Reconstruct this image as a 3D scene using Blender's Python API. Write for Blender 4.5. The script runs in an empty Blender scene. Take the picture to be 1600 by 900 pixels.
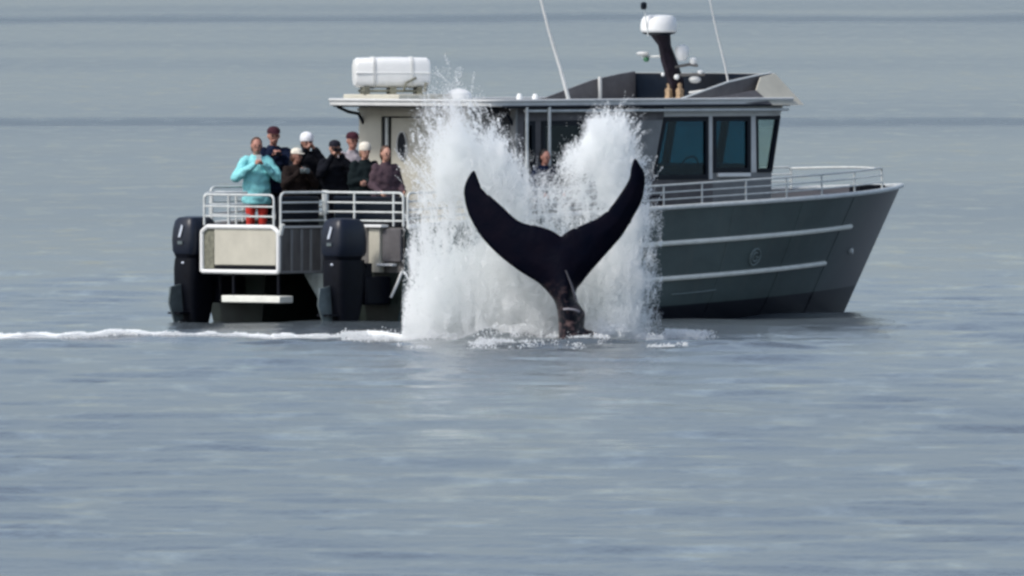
import bpy, bmesh, math, random
import numpy as np
from mathutils import Vector, Matrix, geometry, noise

random.seed(7)
RNG = np.random.default_rng(11)
R = math.radians
sc = bpy.context.scene
COL = sc.collection

# ------------------------------------------------------------------ camera
CAM_Y, CAM_Z = -420.0, 6.6
cam_d = bpy.data.cameras.new("camera")
cam = bpy.data.objects.new("camera", cam_d)
COL.objects.link(cam)
cam.location = (0.0, CAM_Y, CAM_Z)
cam.rotation_euler = (R(90) - math.atan((CAM_Z - 0.54) / -CAM_Y), 0, 0)
cam_d.sensor_width = 36.0
cam_d.lens = 945.0
cam_d.clip_start = 1.0
cam_d.clip_end = 60000.0
sc.camera = cam

# ------------------------------------------------------------------ sky, sun, exposure
SUN_EL, SUN_AZ = R(48), R(238)          # compass-like azimuth of the sun, measured clockwise from +Y
world = bpy.data.worlds.new("World")
sc.world = world
world.use_nodes = True
wn = world.node_tree
sky = wn.nodes.new("ShaderNodeTexSky")
sky.sky_type = 'NISHITA'
sky.sun_disc = False
sky.sun_elevation = SUN_EL
sky.sun_rotation = SUN_AZ
sky.air_density = 1.0
sky.dust_density = 2.4
sky.ozone_density = 1.5
bg = wn.nodes["Background"]
bg.inputs[1].default_value = 0.113
hs = wn.nodes.new("ShaderNodeHueSaturation")      # thin high overcast: the whole sky is paler than clear blue
hs.inputs["Saturation"].default_value = 0.80
wn.links.new(sky.outputs[0], hs.inputs["Color"])
wn.links.new(hs.outputs[0], bg.inputs[0])

sun_d = bpy.data.lights.new("sun", 'SUN')
sun = bpy.data.objects.new("sun", sun_d)
COL.objects.link(sun)
sun_dir = Vector((math.sin(SUN_AZ) * math.cos(SUN_EL), math.cos(SUN_AZ) * math.cos(SUN_EL), math.sin(SUN_EL)))
sun.rotation_euler = sun_dir.to_track_quat('Z', 'Y').to_euler()
sun.location = (0, 0, 60)
sun_d.energy = 1.5
sun_d.angle = R(10)
sun_d.color = (1.0, 0.96, 0.9)

sc.view_settings.view_transform = 'Standard'
sc.view_settings.look = 'None'
sc.view_settings.exposure = 0.6
sc.view_settings.gamma = 1.0
sc.cycles.filter_width = 2.8
sc.cycles.max_bounces = 16
sc.cycles.diffuse_bounces = 14
sc.cycles.transmission_bounces = 14
sc.cycles.transparent_max_bounces = 16


# ------------------------------------------------------------------ materials
def mat(name, color, rough=0.5, metal=0.0, var=0.12, scale=6.0, bump=0.0, bscale=40.0, spec=0.5, sheen=0.0, tint=None,
        stretch=(1, 1, 1)):
    m = bpy.data.materials.new(name)
    m.use_nodes = True
    n, l = m.node_tree.nodes, m.node_tree.links
    p = n["Principled BSDF"]
    p.inputs["Roughness"].default_value = rough
    p.inputs["Metallic"].default_value = metal
    p.inputs["Specular IOR Level"].default_value = spec
    if sheen:
        p.inputs["Sheen Weight"].default_value = sheen
    tc = n.new("ShaderNodeTexCoord")
    mp = n.new("ShaderNodeMapping")
    mp.inputs["Scale"].default_value = stretch
    l.new(tc.outputs["Object"], mp.inputs[0])
    nz = n.new("ShaderNodeTexNoise")
    nz.inputs["Scale"].default_value = scale
    nz.inputs["Detail"].default_value = 6
    nz.inputs["Roughness"].default_value = 0.65
    l.new(mp.outputs[0], nz.inputs["Vector"])
    cr = n.new("ShaderNodeValToRGB")
    c = Vector(color)
    lo = c * (1 - var)
    hi = c * (1 + var) if tint is None else Vector(tint)
    cr.color_ramp.elements[0].color = (*lo, 1)
    cr.color_ramp.elements[1].color = (*hi, 1)
    cr.color_ramp.elements[0].position = 0.3
    cr.color_ramp.elements[1].position = 0.7
    l.new(nz.outputs["Fac"], cr.inputs[0])
    l.new(cr.outputs[0], p.inputs["Base Color"])
    if bump:
        nb = n.new("ShaderNodeTexNoise")
        nb.inputs["Scale"].default_value = bscale
        nb.inputs["Detail"].default_value = 4
        l.new(mp.outputs[0], nb.inputs["Vector"])
        b = n.new("ShaderNodeBump")
        b.inputs["Strength"].default_value = bump
        b.inputs["Distance"].default_value = 0.02
        l.new(nb.outputs["Fac"], b.inputs["Height"])
        l.new(b.outputs[0], p.inputs["Normal"])
    return m


M = {}
M['grey_paint'] = mat("grey_paint", (0.20, 0.21, 0.215), 0.5, 0.0, 0.25, 2.0, 0.15, 12)
M['beige_paint'] = mat("beige_paint", (0.52, 0.50, 0.42), 0.5, 0, 0.10, 3.0, 0.1, 14)
M['pale_grey'] = mat("pale_grey_paint", (0.60, 0.61, 0.60), 0.45, 0, 0.12, 3.0, 0.1, 10)
M['alu'] = mat("brushed_aluminium", (0.62, 0.64, 0.64), 0.42, 0.35, 0.12, 8.0)
M['rail'] = mat("rail_aluminium", (0.62, 0.65, 0.64), 0.45, 0.0, 0.15, 8.0)
M['white'] = mat("white_gelcoat", (0.82, 0.83, 0.82), 0.35, 0, 0.04, 5.0, 0.08, 9)
M['dark'] = mat("dark_interior", (0.010, 0.012, 0.016), 0.8, 0, 0.3, 3.0, spec=0.1)
M['frame'] = mat("black_window_frame", (0.004, 0.008, 0.016), 0.4, 0, 0.2, 5.0, spec=0.2)
M['deckgrey'] = mat("deck_grey", (0.16, 0.16, 0.16), 0.7, 0, 0.2, 4.0)
M['recess'] = mat("weathered_bulkhead", (0.13, 0.125, 0.12), 0.6, 0.1, 0.35, 5.0, 0.2, 20, stretch=(1, 1, 0.3))
M['coaming'] = mat("dark_grey_coaming", (0.11, 0.105, 0.11), 0.6, 0, 0.3, 3.5, 0.2, 10)
M['cowl'] = mat("outboard_navy_black", (0.006, 0.010, 0.022), 0.38, 0.0, 0.2, 6.0, spec=0.4)
M['black'] = mat("black_metal", (0.003, 0.004, 0.008), 0.5, 0.0, 0.3, 10.0, spec=0.15)
M['leggrey'] = mat("outboard_skeg_grey", (0.12, 0.15, 0.16), 0.4, 0.3, 0.25, 8.0)
M['cradle'] = mat("weathered_cradle", (0.17, 0.17, 0.13), 0.7, 0, 0.5, 14.0)
M['mastbrown'] = mat("dark_mast_paint", (0.016, 0.011, 0.018), 0.6, 0, 0.5, 12.0, spec=0.2)
M['tan'] = mat("tan_equipment", (0.33, 0.23, 0.14), 0.7, 0, 0.5, 22.0)
M['red'] = mat("red_fabric", (0.55, 0.05, 0.04), 0.8, 0, 0.2, 9.0)
M['green_lamp'] = mat("green_lamp_lens", (0.04, 0.16, 0.08), 0.2, 0, 0.2, 9.0)
M['silver'] = mat("silver_emblem", (0.55, 0.60, 0.68), 0.35, 0.2, 0.1, 20.0)
M['emblem'] = mat("hull_emblem_paint", (0.20, 0.25, 0.25), 0.5, 0, 0.3, 20.0)
M['bottom'] = mat("green_black_bottom_paint", (0.010, 0.016, 0.014), 0.5, 0, 0.5, 3.0, spec=0.3)
M['strake'] = mat("strake_beige", (0.80, 0.81, 0.74), 0.5, 0, 0.10, 6.0)


def glass_mat(name, trans, gloss=(0.75, 0.9, 0.95)):
    m = bpy.data.materials.new(name)
    m.use_nodes = True
    n, l = m.node_tree.nodes, m.node_tree.links
    n.remove(n["Principled BSDF"])
    out = n["Material Output"]
    tr = n.new("ShaderNodeBsdfTransparent")
    tc = n.new("ShaderNodeTexCoord")
    nz = n.new("ShaderNodeTexNoise")
    nz.inputs["Scale"].default_value = 1.5
    l.new(tc.outputs["Object"], nz.inputs["Vector"])
    cr = n.new("ShaderNodeValToRGB")
    cr.color_ramp.elements[0].color = (*(Vector(trans) * 0.85), 1)
    cr.color_ramp.elements[1].color = (*trans, 1)
    l.new(nz.outputs["Fac"], cr.inputs[0])
    l.new(cr.outputs[0], tr.inputs[0])
    gl = n.new("ShaderNodeBsdfGlossy")
    gl.inputs["Roughness"].default_value = 0.04
    gl.inputs["Color"].default_value = (*gloss, 1)
    lw = n.new("ShaderNodeLayerWeight")
    lw.inputs[0].default_value = 0.5
    pw = n.new("ShaderNodeMath")
    pw.operation = 'POWER'
    pw.inputs[1].default_value = 3.5
    l.new(lw.outputs["Facing"], pw.inputs[0])
    fr = n.new("ShaderNodeMath")
    fr.operation = 'MULTIPLY_ADD'
    fr.inputs[1].default_value = 0.8
    fr.inputs[2].default_value = 0.04
    l.new(pw.outputs[0], fr.inputs[0])
    mx = n.new("ShaderNodeMixShader")
    l.new(fr.outputs[0], mx.inputs[0])
    l.new(tr.outputs[0], mx.inputs[1])
    l.new(gl.outputs[0], mx.inputs[2])
    l.new(mx.outputs[0], out.inputs[0])
    return m


M['teal_glass'] = glass_mat("teal_tinted_glass", (0.085, 0.34, 0.44))
M['pale_glass'] = glass_mat("pale_windscreen_glass", (0.86, 0.92, 0.90))
M['dark_glass'] = glass_mat("dark_tinted_glass", (0.04, 0.07, 0.09))


def hull_mat():
    m = mat("olive_grey_hull_paint", (0.072, 0.100, 0.098), 0.45, 0.0, 0.22, 0.9, 0.12, 3.0, stretch=(1, 1, 1.6))
    n, l = m.node_tree.nodes, m.node_tree.links
    p = n["Principled BSDF"]
    cr = [x for x in n if x.type == 'VALTORGB'][0]
    tc = [x for x in n if x.type == 'TEX_COORD'][0]
    sx = n.new("ShaderNodeSeparateXYZ")
    l.new(tc.outputs["Object"], sx.inputs[0])
    # fore part of the hull turns a slightly paler, browner grey towards the stem
    mr = n.new("ShaderNodeMapRange")
    mr.inputs["From Min"].default_value = 10.0
    mr.inputs["From Max"].default_value = 12.0
    l.new(sx.outputs[0], mr.inputs[0])
    mx = n.new("ShaderNodeMixRGB")
    l.new(mr.outputs[0], mx.inputs[0])
    l.new(cr.outputs[0], mx.inputs[1])
    mx.inputs[2].default_value = (0.10, 0.098, 0.105, 1)
    # run-off streaks
    mp = n.new("ShaderNodeMapping")
    mp.inputs["Scale"].default_value = (5, 5, 0.25)
    l.new(tc.outputs["Object"], mp.inputs[0])
    ns = n.new("ShaderNodeTexNoise")
    ns.inputs["Scale"].default_value = 1.0
    ns.inputs["Detail"].default_value = 5
    l.new(mp.outputs[0], ns.inputs["Vector"])
    r2 = n.new("ShaderNodeMapRange")
    r2.inputs["From Min"].default_value = 0.52
    r2.inputs["From Max"].default_value = 0.75
    r2.inputs["To Max"].default_value = 0.35
    l.new(ns.outputs["Fac"], r2.inputs[0])
    m2 = n.new("ShaderNodeMixRGB")
    l.new(r2.outputs[0], m2.inputs[0])
    l.new(mx.outputs[0], m2.inputs[1])
    m2.inputs[2].default_value = (0.11, 0.12, 0.11, 1)
    # antifouling boundary z = 0.026*a
    ma = n.new("ShaderNodeMath")
    ma.operation = 'MULTIPLY_ADD'
    l.new(sx.outputs[0], ma.inputs[0])
    ma.inputs[1].default_value = -0.038
    l.new(sx.outputs[2], ma.inputs[2])
    gt = n.new("ShaderNodeMath")
    gt.operation = 'LESS_THAN'
    l.new(ma.outputs[0], gt.inputs[0])
    gt.inputs[1].default_value = -0.01
    m3 = n.new("ShaderNodeMixRGB")
    l.new(gt.outputs[0], m3.inputs[0])
    l.new(m2.outputs[0], m3.inputs[1])
    m3.inputs[2].default_value = (0.003, 0.004, 0.010, 1)
    l.new(m3.outputs[0], p.inputs["Base Color"])
    return m


M['hull'] = hull_mat()


def water_mat():
    m = bpy.data.materials.new("sea_water")
    m.use_nodes = True
    n, l = m.node_tree.nodes, m.node_tree.links
    p = n["Principled BSDF"]
    p.inputs["IOR"].default_value = 1.333
    tc = n.new("ShaderNodeTexCoord")

    def noi(sx, sy, detail=4, rough=0.55, off=0.0):
        mp = n.new("ShaderNodeMapping")
        mp.inputs["Scale"].default_value = (sx, sy, 1)
        mp.inputs["Location"].default_value = (off, off * 1.7, 0)
        l.new(tc.outputs["Object"], mp.inputs[0])
        z = n.new("ShaderNodeTexNoise")
        z.inputs["Scale"].default_value = 1
        z.inputs["Detail"].default_value = detail
        z.inputs["Roughness"].default_value = rough
        l.new(mp.outputs[0], z.inputs["Vector"])
        return z.outputs["Fac"]

    # wind lanes: long patches of rougher, darker water
    lane = noi(0.010, 0.006, 3, 0.5, 3.1)
    lr = n.new("ShaderNodeMapRange")
    lr.inputs["From Min"].default_value = 0.42
    lr.inputs["From Max"].default_value = 0.62
    l.new(lane, lr.inputs[0])
    # two ruffled current lines running across the strait
    sp = n.new("ShaderNodeSeparateXYZ")
    l.new(tc.outputs["Object"], sp.inputs[0])

    def mth(op, a, b=None, c=None):
        q = n.new("ShaderNodeMath")
        q.operation = op
        for i_, v_ in enumerate((a, b, c)):
            if v_ is None: continue
            if isinstance(v_, (int, float)):
                q.inputs[i_].default_value = v_
            else:
                l.new(v_, q.inputs[i_])
        return q.outputs[0]
    wob = noi(0.06, 0.004, 3, 0.6, 7.0)
    bands = None
    for yc, hw in ((378.0, 17.0), (1080.0, 60.0)):
        dlt = mth('SUBTRACT', sp.outputs[1], mth('MULTIPLY_ADD', wob, hw * 2.6, yc - hw * 1.3))
        g_ = mth('DIVIDE', dlt, hw)
        e_ = mth('EXPONENT', mth('MULTIPLY', mth('MULTIPLY', g_, g_), -1.0))
        bands = e_ if bands is None else mth('MAXIMUM', bands, e_)
    ruf = mth('MAXIMUM', mth('MULTIPLY', lr.outputs[0], 0.35), bands)
    cm = n.new("ShaderNodeMixRGB")
    l.new(ruf, cm.inputs[0])
    cm.inputs[1].default_value = (0.080, 0.098, 0.112, 1)
    cm.inputs[2].default_value = (0.070, 0.090, 0.105, 1)
    l.new(cm.outputs[0], p.inputs["Base Color"])
    # slicks reflect more of the pale sky, ruffled water less
    slick = noi(0.95, 0.22, 5, 0.62, 5.0)
    spx = n.new("ShaderNodeSeparateXYZ")
    l.new(tc.outputs["Object"], spx.inputs[0])

    def mth0(op, a, b=None, c=None):
        q = n.new("ShaderNodeMath")
        q.operation = op
        for i_, v_ in enumerate((a, b, c)):
            if v_ is None: continue
            if isinstance(v_, (int, float)):
                q.inputs[i_].default_value = v_
            else:
                l.new(v_, q.inputs[i_])
        return q.outputs[0]
    # the smooth footprint the whale leaves on the surface
    gx = mth0('DIVIDE', mth0('SUBTRACT', spx.outputs[0], 0.1), 2.6)
    gy = mth0('DIVIDE', mth0('ADD', spx.outputs[1], 70.0), 48.0)
    foot = mth0('EXPONENT', mth0('MULTIPLY', mth0('ADD', mth0('MULTIPLY', gx, gx), mth0('MULTIPLY', gy, gy)), -1.0))
    slick = mth0('MULTIPLY_ADD', foot, 0.085, slick)
    sr = n.new("ShaderNodeMapRange")
    sr.inputs["From Min"].default_value = 0.52
    sr.inputs["From Max"].default_value = 0.72
    sr.inputs["To Min"].default_value = 0.19
    sr.inputs["To Max"].default_value = 0.09
    l.new(slick, sr.inputs[0])
    lm = n.new("ShaderNodeMath")
    lm.operation = 'MULTIPLY_ADD'
    l.new(ruf, lm.inputs[0])
    lm.inputs[1].default_value = 0.12
    l.new(sr.outputs[0], lm.inputs[2])
    l.new(lm.outputs[0], p.inputs["Roughness"])
    b1 = n.new("ShaderNodeBump")
    b1.inputs["Strength"].default_value = 1.0
    b1.inputs["Distance"].default_value = 0.10
    l.new(noi(0.9, 0.30, 5, 0.6), b1.inputs["Height"])
    st_ = n.new("ShaderNodeMapRange")
    st_.inputs["From Min"].default_value = 0.52
    st_.inputs["From Max"].default_value = 0.72
    st_.inputs["To Min"].default_value = 1.0
    st_.inputs["To Max"].default_value = 0.25
    l.new(slick, st_.inputs[0])
    l.new(st_.outputs[0], b1.inputs["Strength"])
    b2 = n.new("ShaderNodeBump")
    b2.inputs["Strength"].default_value = 0.7
    b2.inputs["Distance"].default_value = 0.03
    l.new(noi(4.0, 2.0, 3, 0.6, 9.0), b2.inputs["Height"])
    l.new(mth('MULTIPLY', st_.outputs[0], 0.7), b2.inputs["Strength"])
    l.new(b1.outputs[0], b2.inputs["Normal"])
    l.new(b2.outputs[0], p.inputs["Normal"])
    return m


M['water'] = water_mat()


def spray_mat(name, col=(0.978, 0.984, 0.986)):
    m = bpy.data.materials.new(name)
    m.use_nodes = True
    n, l = m.node_tree.nodes, m.node_tree.links
    n.remove(n["Principled BSDF"])
    tc = n.new("ShaderNodeTexCoord")
    nz = n.new("ShaderNodeTexNoise")
    nz.inputs["Scale"].default_value = 1.2
    l.new(tc.outputs["Object"], nz.inputs["Vector"])
    cr = n.new("ShaderNodeValToRGB")
    c = Vector(col)
    cr.color_ramp.elements[0].color = (c.x * 0.985, c.y * 0.998, c.z * 0.99, 1)
    cr.color_ramp.elements[1].color = (*c, 1)
    l.new(nz.outputs["Fac"], cr.inputs[0])
    d = n.new("ShaderNodeBsdfDiffuse")
    t = n.new("ShaderNodeBsdfTranslucent")
    l.new(cr.outputs[0], d.inputs[0])
    l.new(cr.outputs[0], t.inputs[0])
    mx = n.new("ShaderNodeMixShader")
    mx.inputs[0].default_value = 0.4
    l.new(d.outputs[0], mx.inputs[1])
    l.new(t.outputs[0], mx.inputs[2])
    l.new(mx.outputs[0], n["Material Output"].inputs[0])
    return m


M['spray'] = spray_mat("white_spray")


# ------------------------------------------------------------------ mesh helpers
def tag(o, label=None, cat=None, group=None, kind=None):
    if label: o['label'] = label
    if cat: o['category'] = cat
    if group: o['group'] = group
    if kind: o['kind'] = kind
    return o


def empty(name, loc=(0, 0, 0), rz=0.0):
    o = bpy.data.objects.new(name, None)
    COL.objects.link(o)
    o.location = loc
    o.rotation_euler = (0, 0, rz)
    o.empty_display_size = 0.3
    return o


class MB:
    """Collects faces and becomes one mesh object. Boat pieces use (a forward, b to starboard, z up)."""

    def __init__(self, boat=True):
        self.v, self.f, self.boat = [], [], boat

    def P(self, p):
        return (p[0], -p[1], p[2]) if self.boat else tuple(p)

    def add(self, vs, fs):
        o = len(self.v)
        self.v += [self.P(p) for p in vs]
        self.f += [[i + o for i in f] for f in fs]
        return self

    def box(self, a0, a1, b0, b1, z0, z1):
        vs = [(a, b, z) for z in (z0, z1) for b in (b0, b1) for a in (a0, a1)]
        return self.add(vs, [(0, 2, 3, 1), (4, 5, 7, 6), (0, 1, 5, 4), (2, 6, 7, 3), (0, 4, 6, 2), (1, 3, 7, 5)])

    def extrude(self, pts, d):
        """closed polygon of 3-D points pushed along d"""
        n = len(pts)
        vs = [tuple(p) for p in pts] + [tuple(p[i] + d[i] for i in range(3)) for p in pts]
        fs = [tuple(range(n)), tuple(range(2 * n - 1, n - 1, -1))]
        fs += [(i, i + n, (i + 1) % n + n, (i + 1) % n) for i in range(n)]
        return self.add(vs, fs)

    def side(self, az, b0, b1):
        return self.extrude([(a, b0, z) for a, z in az], (0, b1 - b0, 0))

    def frame_side(self, az, w, b0, b1):
        """frame of width w round a convex (a, z) outline"""
        cx = sum(p[0] for p in az) / len(az)
        cz = sum(p[1] for p in az) / len(az)
        hx = max(abs(p[0] - cx) for p in az)
        hz = max(abs(p[1] - cz) for p in az)
        inner = [(cx + (p[0] - cx) * (1 - w / hx), cz + (p[1] - cz) * (1 - w / hz)) for p in az]
        n = len(az)
        vs = [(a, b, z) for b in (b0, b1) for loop in (az, inner) for a, z in loop]
        fs = []
        for i in range(n):
            j = (i + 1) % n
            fs += [(i, j, n + j, n + i), (2 * n + i, 3 * n + i, 3 * n + j, 2 * n + j),
                   (i, 2 * n + i, 2 * n + j, j), (n + i, n + j, 3 * n + j, 3 * n + i)]
        self.add(vs, fs)
        return inner

    def tube(self, pts, r, n=8, r1=None):
        pts = [Vector(p) for p in pts]
        k = len(pts)
        vs, fs = [], []
        up = None
        for i, p in enumerate(pts):
            t = (pts[min(i + 1, k - 1)] - pts[max(i - 1, 0)]).normalized()
            if up is None:
                up = t.orthogonal().normalized()
            up = (up - t * up.dot(t)).normalized()
            w = t.cross(up)
            rr = r if r1 is None else r + (r1 - r) * i / (k - 1)
            for j in range(n):
                an = 2 * math.pi * j / n
                vs.append(tuple(p + up * (rr * math.cos(an)) + w * (rr * math.sin(an))))
        for i in range(k - 1):
            for j in range(n):
                j2 = (j + 1) % n
                fs.append((i * n + j, i * n + j2, (i + 1) * n + j2, (i + 1) * n + j))
        fs.append(tuple(range(n - 1, -1, -1)))
        fs.append(tuple(range((k - 1) * n, k * n)))
        return self.add(vs, fs)

    def lathe(self, prof, c, n=20, axis=(0, 0, 1)):
        """profile of (radius, height) turned about an axis through c"""
        q = Vector((0, 0, 1)).rotation_difference(Vector(axis))
        vs, fs = [], []
        for r, h in prof:
            for j in range(n):
                an = 2 * math.pi * j / n
                vs.append(tuple(Vector(c) + q @ Vector((r * math.cos(an), r * math.sin(an), h))))
        for i in range(len(prof) - 1):
            for j in range(n):
                j2 = (j + 1) % n
                fs.append((i * n + j, i * n + j2, (i + 1) * n + j2, (i + 1) * n + j))
        fs.append(tuple(range(n - 1, -1, -1)))
        fs.append(tuple(range((len(prof) - 1) * n, len(prof) * n)))
        return self.add(vs, fs)

    def loft(self, rings, cap=True):
        n = len(rings[0])
        vs = [p for r in rings for p in r]
        fs = []
        for i in range(len(rings) - 1):
            for j in range(n):
                j2 = (j + 1) % n
                fs.append((i * n + j, i * n + j2, (i + 1) * n + j2, (i + 1) * n + j))
        if cap:
            fs += [tuple(range(n - 1, -1, -1)), tuple(range((len(rings) - 1) * n, len(rings) * n))]
        return self.add(vs, fs)

    def ell(self, c, r, n=12, m=8):
        rings = []
        for i in range(1, m):
            th = math.pi * i / m
            rings.append([(c[0] + r[0] * math.sin(th) * math.cos(2 * math.pi * j / n),
                           c[1] + r[1] * math.sin(th) * math.sin(2 * math.pi * j / n),
                           c[2] - r[2] * math.cos(th)) for j in range(n)])
        return self.loft(rings)

    def build(self, name, m, parent=None, bevel=0.0, smooth=True):
        me = bpy.data.meshes.new(name)
        me.from_pydata(self.v, [], self.f)
        bm = bmesh.new()
        bm.from_mesh(me)
        bmesh.ops.recalc_face_normals(bm, faces=bm.faces)
        bm.to_mesh(me)
        bm.free()
        if m is not None:
            me.materials.append(M[m] if isinstance(m, str) else m)
        if smooth:
            for p in me.polygons:
                p.use_smooth = True
            me.set_sharp_from_angle(angle=R(35))
        o = bpy.data.objects.new(name, me)
        COL.objects.link(o)
        if parent is not None:
            o.parent = parent
        if bevel:
            b = o.modifiers.new("bevel", 'BEVEL')
            b.width = bevel
            b.segments = 2
            b.limit_method = 'ANGLE'
            b.angle_limit = R(40)
        return o


def arc(c, r, a0, a1, n, ax1, ax2):
    c, ax1, ax2 = Vector(c), Vector(ax1), Vector(ax2)
    return [tuple(c + ax1 * (r * math.cos(a0 + (a1 - a0) * i / n)) + ax2 * (r * math.sin(a0 + (a1 - a0) * i / n))) for i in
            range(n + 1)]


def rounded(pts, r, n=5):
    """open polyline with its inner corners rounded"""
    pts = [Vector(p) for p in pts]
    out = [pts[0]]
    for i in range(1, len(pts) - 1):
        p0, p, p1 = pts[i - 1], pts[i], pts[i + 1]
        d0, d1 = (p0 - p), (p1 - p)
        rr = min(r, d0.length * 0.45, d1.length * 0.45)
        s, e = p + d0.normalized() * rr, p + d1.normalized() * rr
        for k in range(n + 1):
            t = k / n
            out.append(s * (1 - t) ** 2 + p * 2 * t * (1 - t) + e * t * t)
    out.append(pts[-1])
    return [tuple(p) for p in out]


# ------------------------------------------------------------------ sea
WHALE = Vector((0.88, -18.5, 0))


SEA = {}


def sea_height(x, y):
    xs, ys, Z = SEA['x'], SEA['y'], SEA['z']
    i = np.clip(np.searchsorted(xs, x) - 1, 0, len(xs) - 2)
    j = np.clip(np.searchsorted(ys, y) - 1, 0, len(ys) - 2)
    u = (x - xs[i]) / (xs[i + 1] - xs[i])
    v = (y - ys[j]) / (ys[j + 1] - ys[j])
    return Z[j, i] * (1 - u) * (1 - v) + Z[j, i + 1] * u * (1 - v) + Z[j + 1, i] * (1 - u) * v + Z[j + 1, i + 1] * u * v


def build_sea():
    def axis(core, step, grow, far):
        a = list(np.arange(0, core, step))
        s = step
        while a[-1] < far:
            s *= grow
            a.append(a[-1] + s)
        return np.array(a)
    xp = axis(9.5, 0.10, 1.22, 40000)
    xs = np.concatenate([-xp[:0:-1], xp])
    yp = axis(30, 0.16, 1.02, 45000)
    ym = axis(170, 0.22, 1.25, 3000)
    ys = np.concatenate([-ym[:0:-1], yp])
    ys = np.concatenate([ys[ys < -30], np.arange(-30, -16.5, 0.085), ys[ys > -16.5]])   # finer where the flukes churn the surface
    X, Y = np.meshgrid(xs, ys)
    Z = np.zeros_like(X)
    r = np.random.default_rng(5)
    dx = np.gradient(xs)[None, :]
    dy = np.gradient(ys)[:, None]
    for i in range(46):
        lam = 0.9 * (7.5 ** r.random())
        th = r.normal(0, 0.75) + math.pi / 2 + 0.12      # travel roughly along Y: crests lie across the view
        k = 2 * math.pi / lam
        kx, ky = k * math.cos(th), k * math.sin(th)
        amp = 0.0019 * lam ** 0.9
        fade = np.clip(1.6 - 4.0 * (dx * abs(kx) + dy * abs(ky)) / (2 * math.pi), 0, 1)
        Z += amp * fade * np.sin(kx * X + ky * Y + r.random() * 6.28)
    Z *= 1 - 0.6 * np.exp(-((X - 0.1) / 2.6) ** 2 - ((Y + 70) / 50) ** 2)
    # long flat swell
    for lam, amp, th in ((38, 0.035, 1.45), (23, 0.02, 1.75)):
        k = 2 * math.pi / lam
        f = np.clip(2 - 4 * (dy / lam), 0, 1) * np.clip(2 - 4 * (dx / lam), 0, 1)
        Z += amp * f * np.sin(k * (math.cos(th) * X + math.sin(th) * Y) + lam)
    # patchiness: calmer and livelier areas
    # rings and a churned mound where the flukes break the surface
    D = np.hypot(X - WHALE.x, (Y - WHALE.y))
    near = np.exp(-(D / 3.2) ** 2)
    Z += near * (0.045 * np.cos(D * 5.6) + 0.05)
    Z += 0.13 * (1 + 0.5 * np.sin(X * 9 + 1.3 * np.sin(Y * 5))) * np.exp(-((X + 0.25) / 0.6) ** 2 - ((Y + 18.0) / 0.7) ** 2) + 0.16 * np.exp(-((X - 1.25) / 0.22) ** 2 - ((Y + 18.9) / 0.5) ** 2)
    for cx, cy, wx, wy, am in ((0.9, -21.5, 1.1, 0.9, 0.075), (0.55, -24.2, 1.5, 1.0, 0.05), (3.4, -24.5, 0.9, 1.0, 0.055), (3.0, -22.0, 0.5, 0.6, 0.04),
                               (-0.4, -22.5, 0.6, 0.7, 0.05), (3.9, -27.0, 0.7, 0.7, 0.04), (-3.2, -19.0, 1.6, 0.6, 0.03), (4.7, -17.6, 1.0, 0.5, 0.03)):
        E = np.exp(-((X - cx) / wx) ** 2 - ((Y - cy) / wy) ** 2)
        Z += E * am * (0.6 + np.sin(Y * 6.5 + 1.6 * np.sin(X * 2.7 + cx) + 0.7 * np.sin(X * 6.1)))
    SEA.update(x=xs, y=ys, z=Z)
    ny, nx = X.shape
    co = np.stack([X, Y, Z], -1).reshape(-1, 3).astype(np.float32)
    idx = np.arange(nx * ny, dtype=np.int32).reshape(ny, nx)
    q = np.stack([idx[:-1, :-1], idx[:-1, 1:], idx[1:, 1:], idx[1:, :-1]], -1).reshape(-1, 4)
    me = bpy.data.meshes.new("sea")
    me.vertices.add(len(co))
    me.vertices.foreach_set("co", co.ravel())
    me.loops.add(q.size)
    me.loops.foreach_set("vertex_index", q.ravel())
    me.polygons.add(len(q))
    me.polygons.foreach_set("loop_start", np.arange(0, q.size, 4, dtype=np.int32))
    me.polygons.foreach_set("use_smooth", np.ones(len(q), dtype=bool))
    me.update(calc_edges=True)
    me.materials.append(M['water'])
    o = bpy.data.objects.new("sea_water", me)
    COL.objects.link(o)
    tag(o, 'calm grey blue sea with soft horizontal ripples', None, None, 'structure')
    print("sea verts", len(co))


build_sea()

# ------------------------------------------------------------------ boat
BOAT_X, PSI = -3.24, R(45)
boat = empty('catamaran', (BOAT_X, 0, 0), PSI)
tag(boat, 'dark olive grey aluminium sightseeing catamaran with twin outboards behind the whale splash', 'boat')

LEN = 13.36


def zg(a):                                     # sheer line
    return 1.50 + 0.53 * (max(a, 0) / LEN) ** 0.85


def a_end(z):
    return 12.05 + 1.31 * (z / 2.03)


def hb(a, z):                                  # half breadth of the hull at height z
    a1 = 5.0 + 1.1 * max(z, -0.3)
    ae = a_end(z)
    t = min(max((a - a1) / (ae - a1), 0), 1)
    H = 2.10 + 0.12 * z
    if z < 0.25:
        H -= (0.25 - z) * 0.35
    return H * (1 - t ** (1.75 + 0.3 * z))


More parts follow.
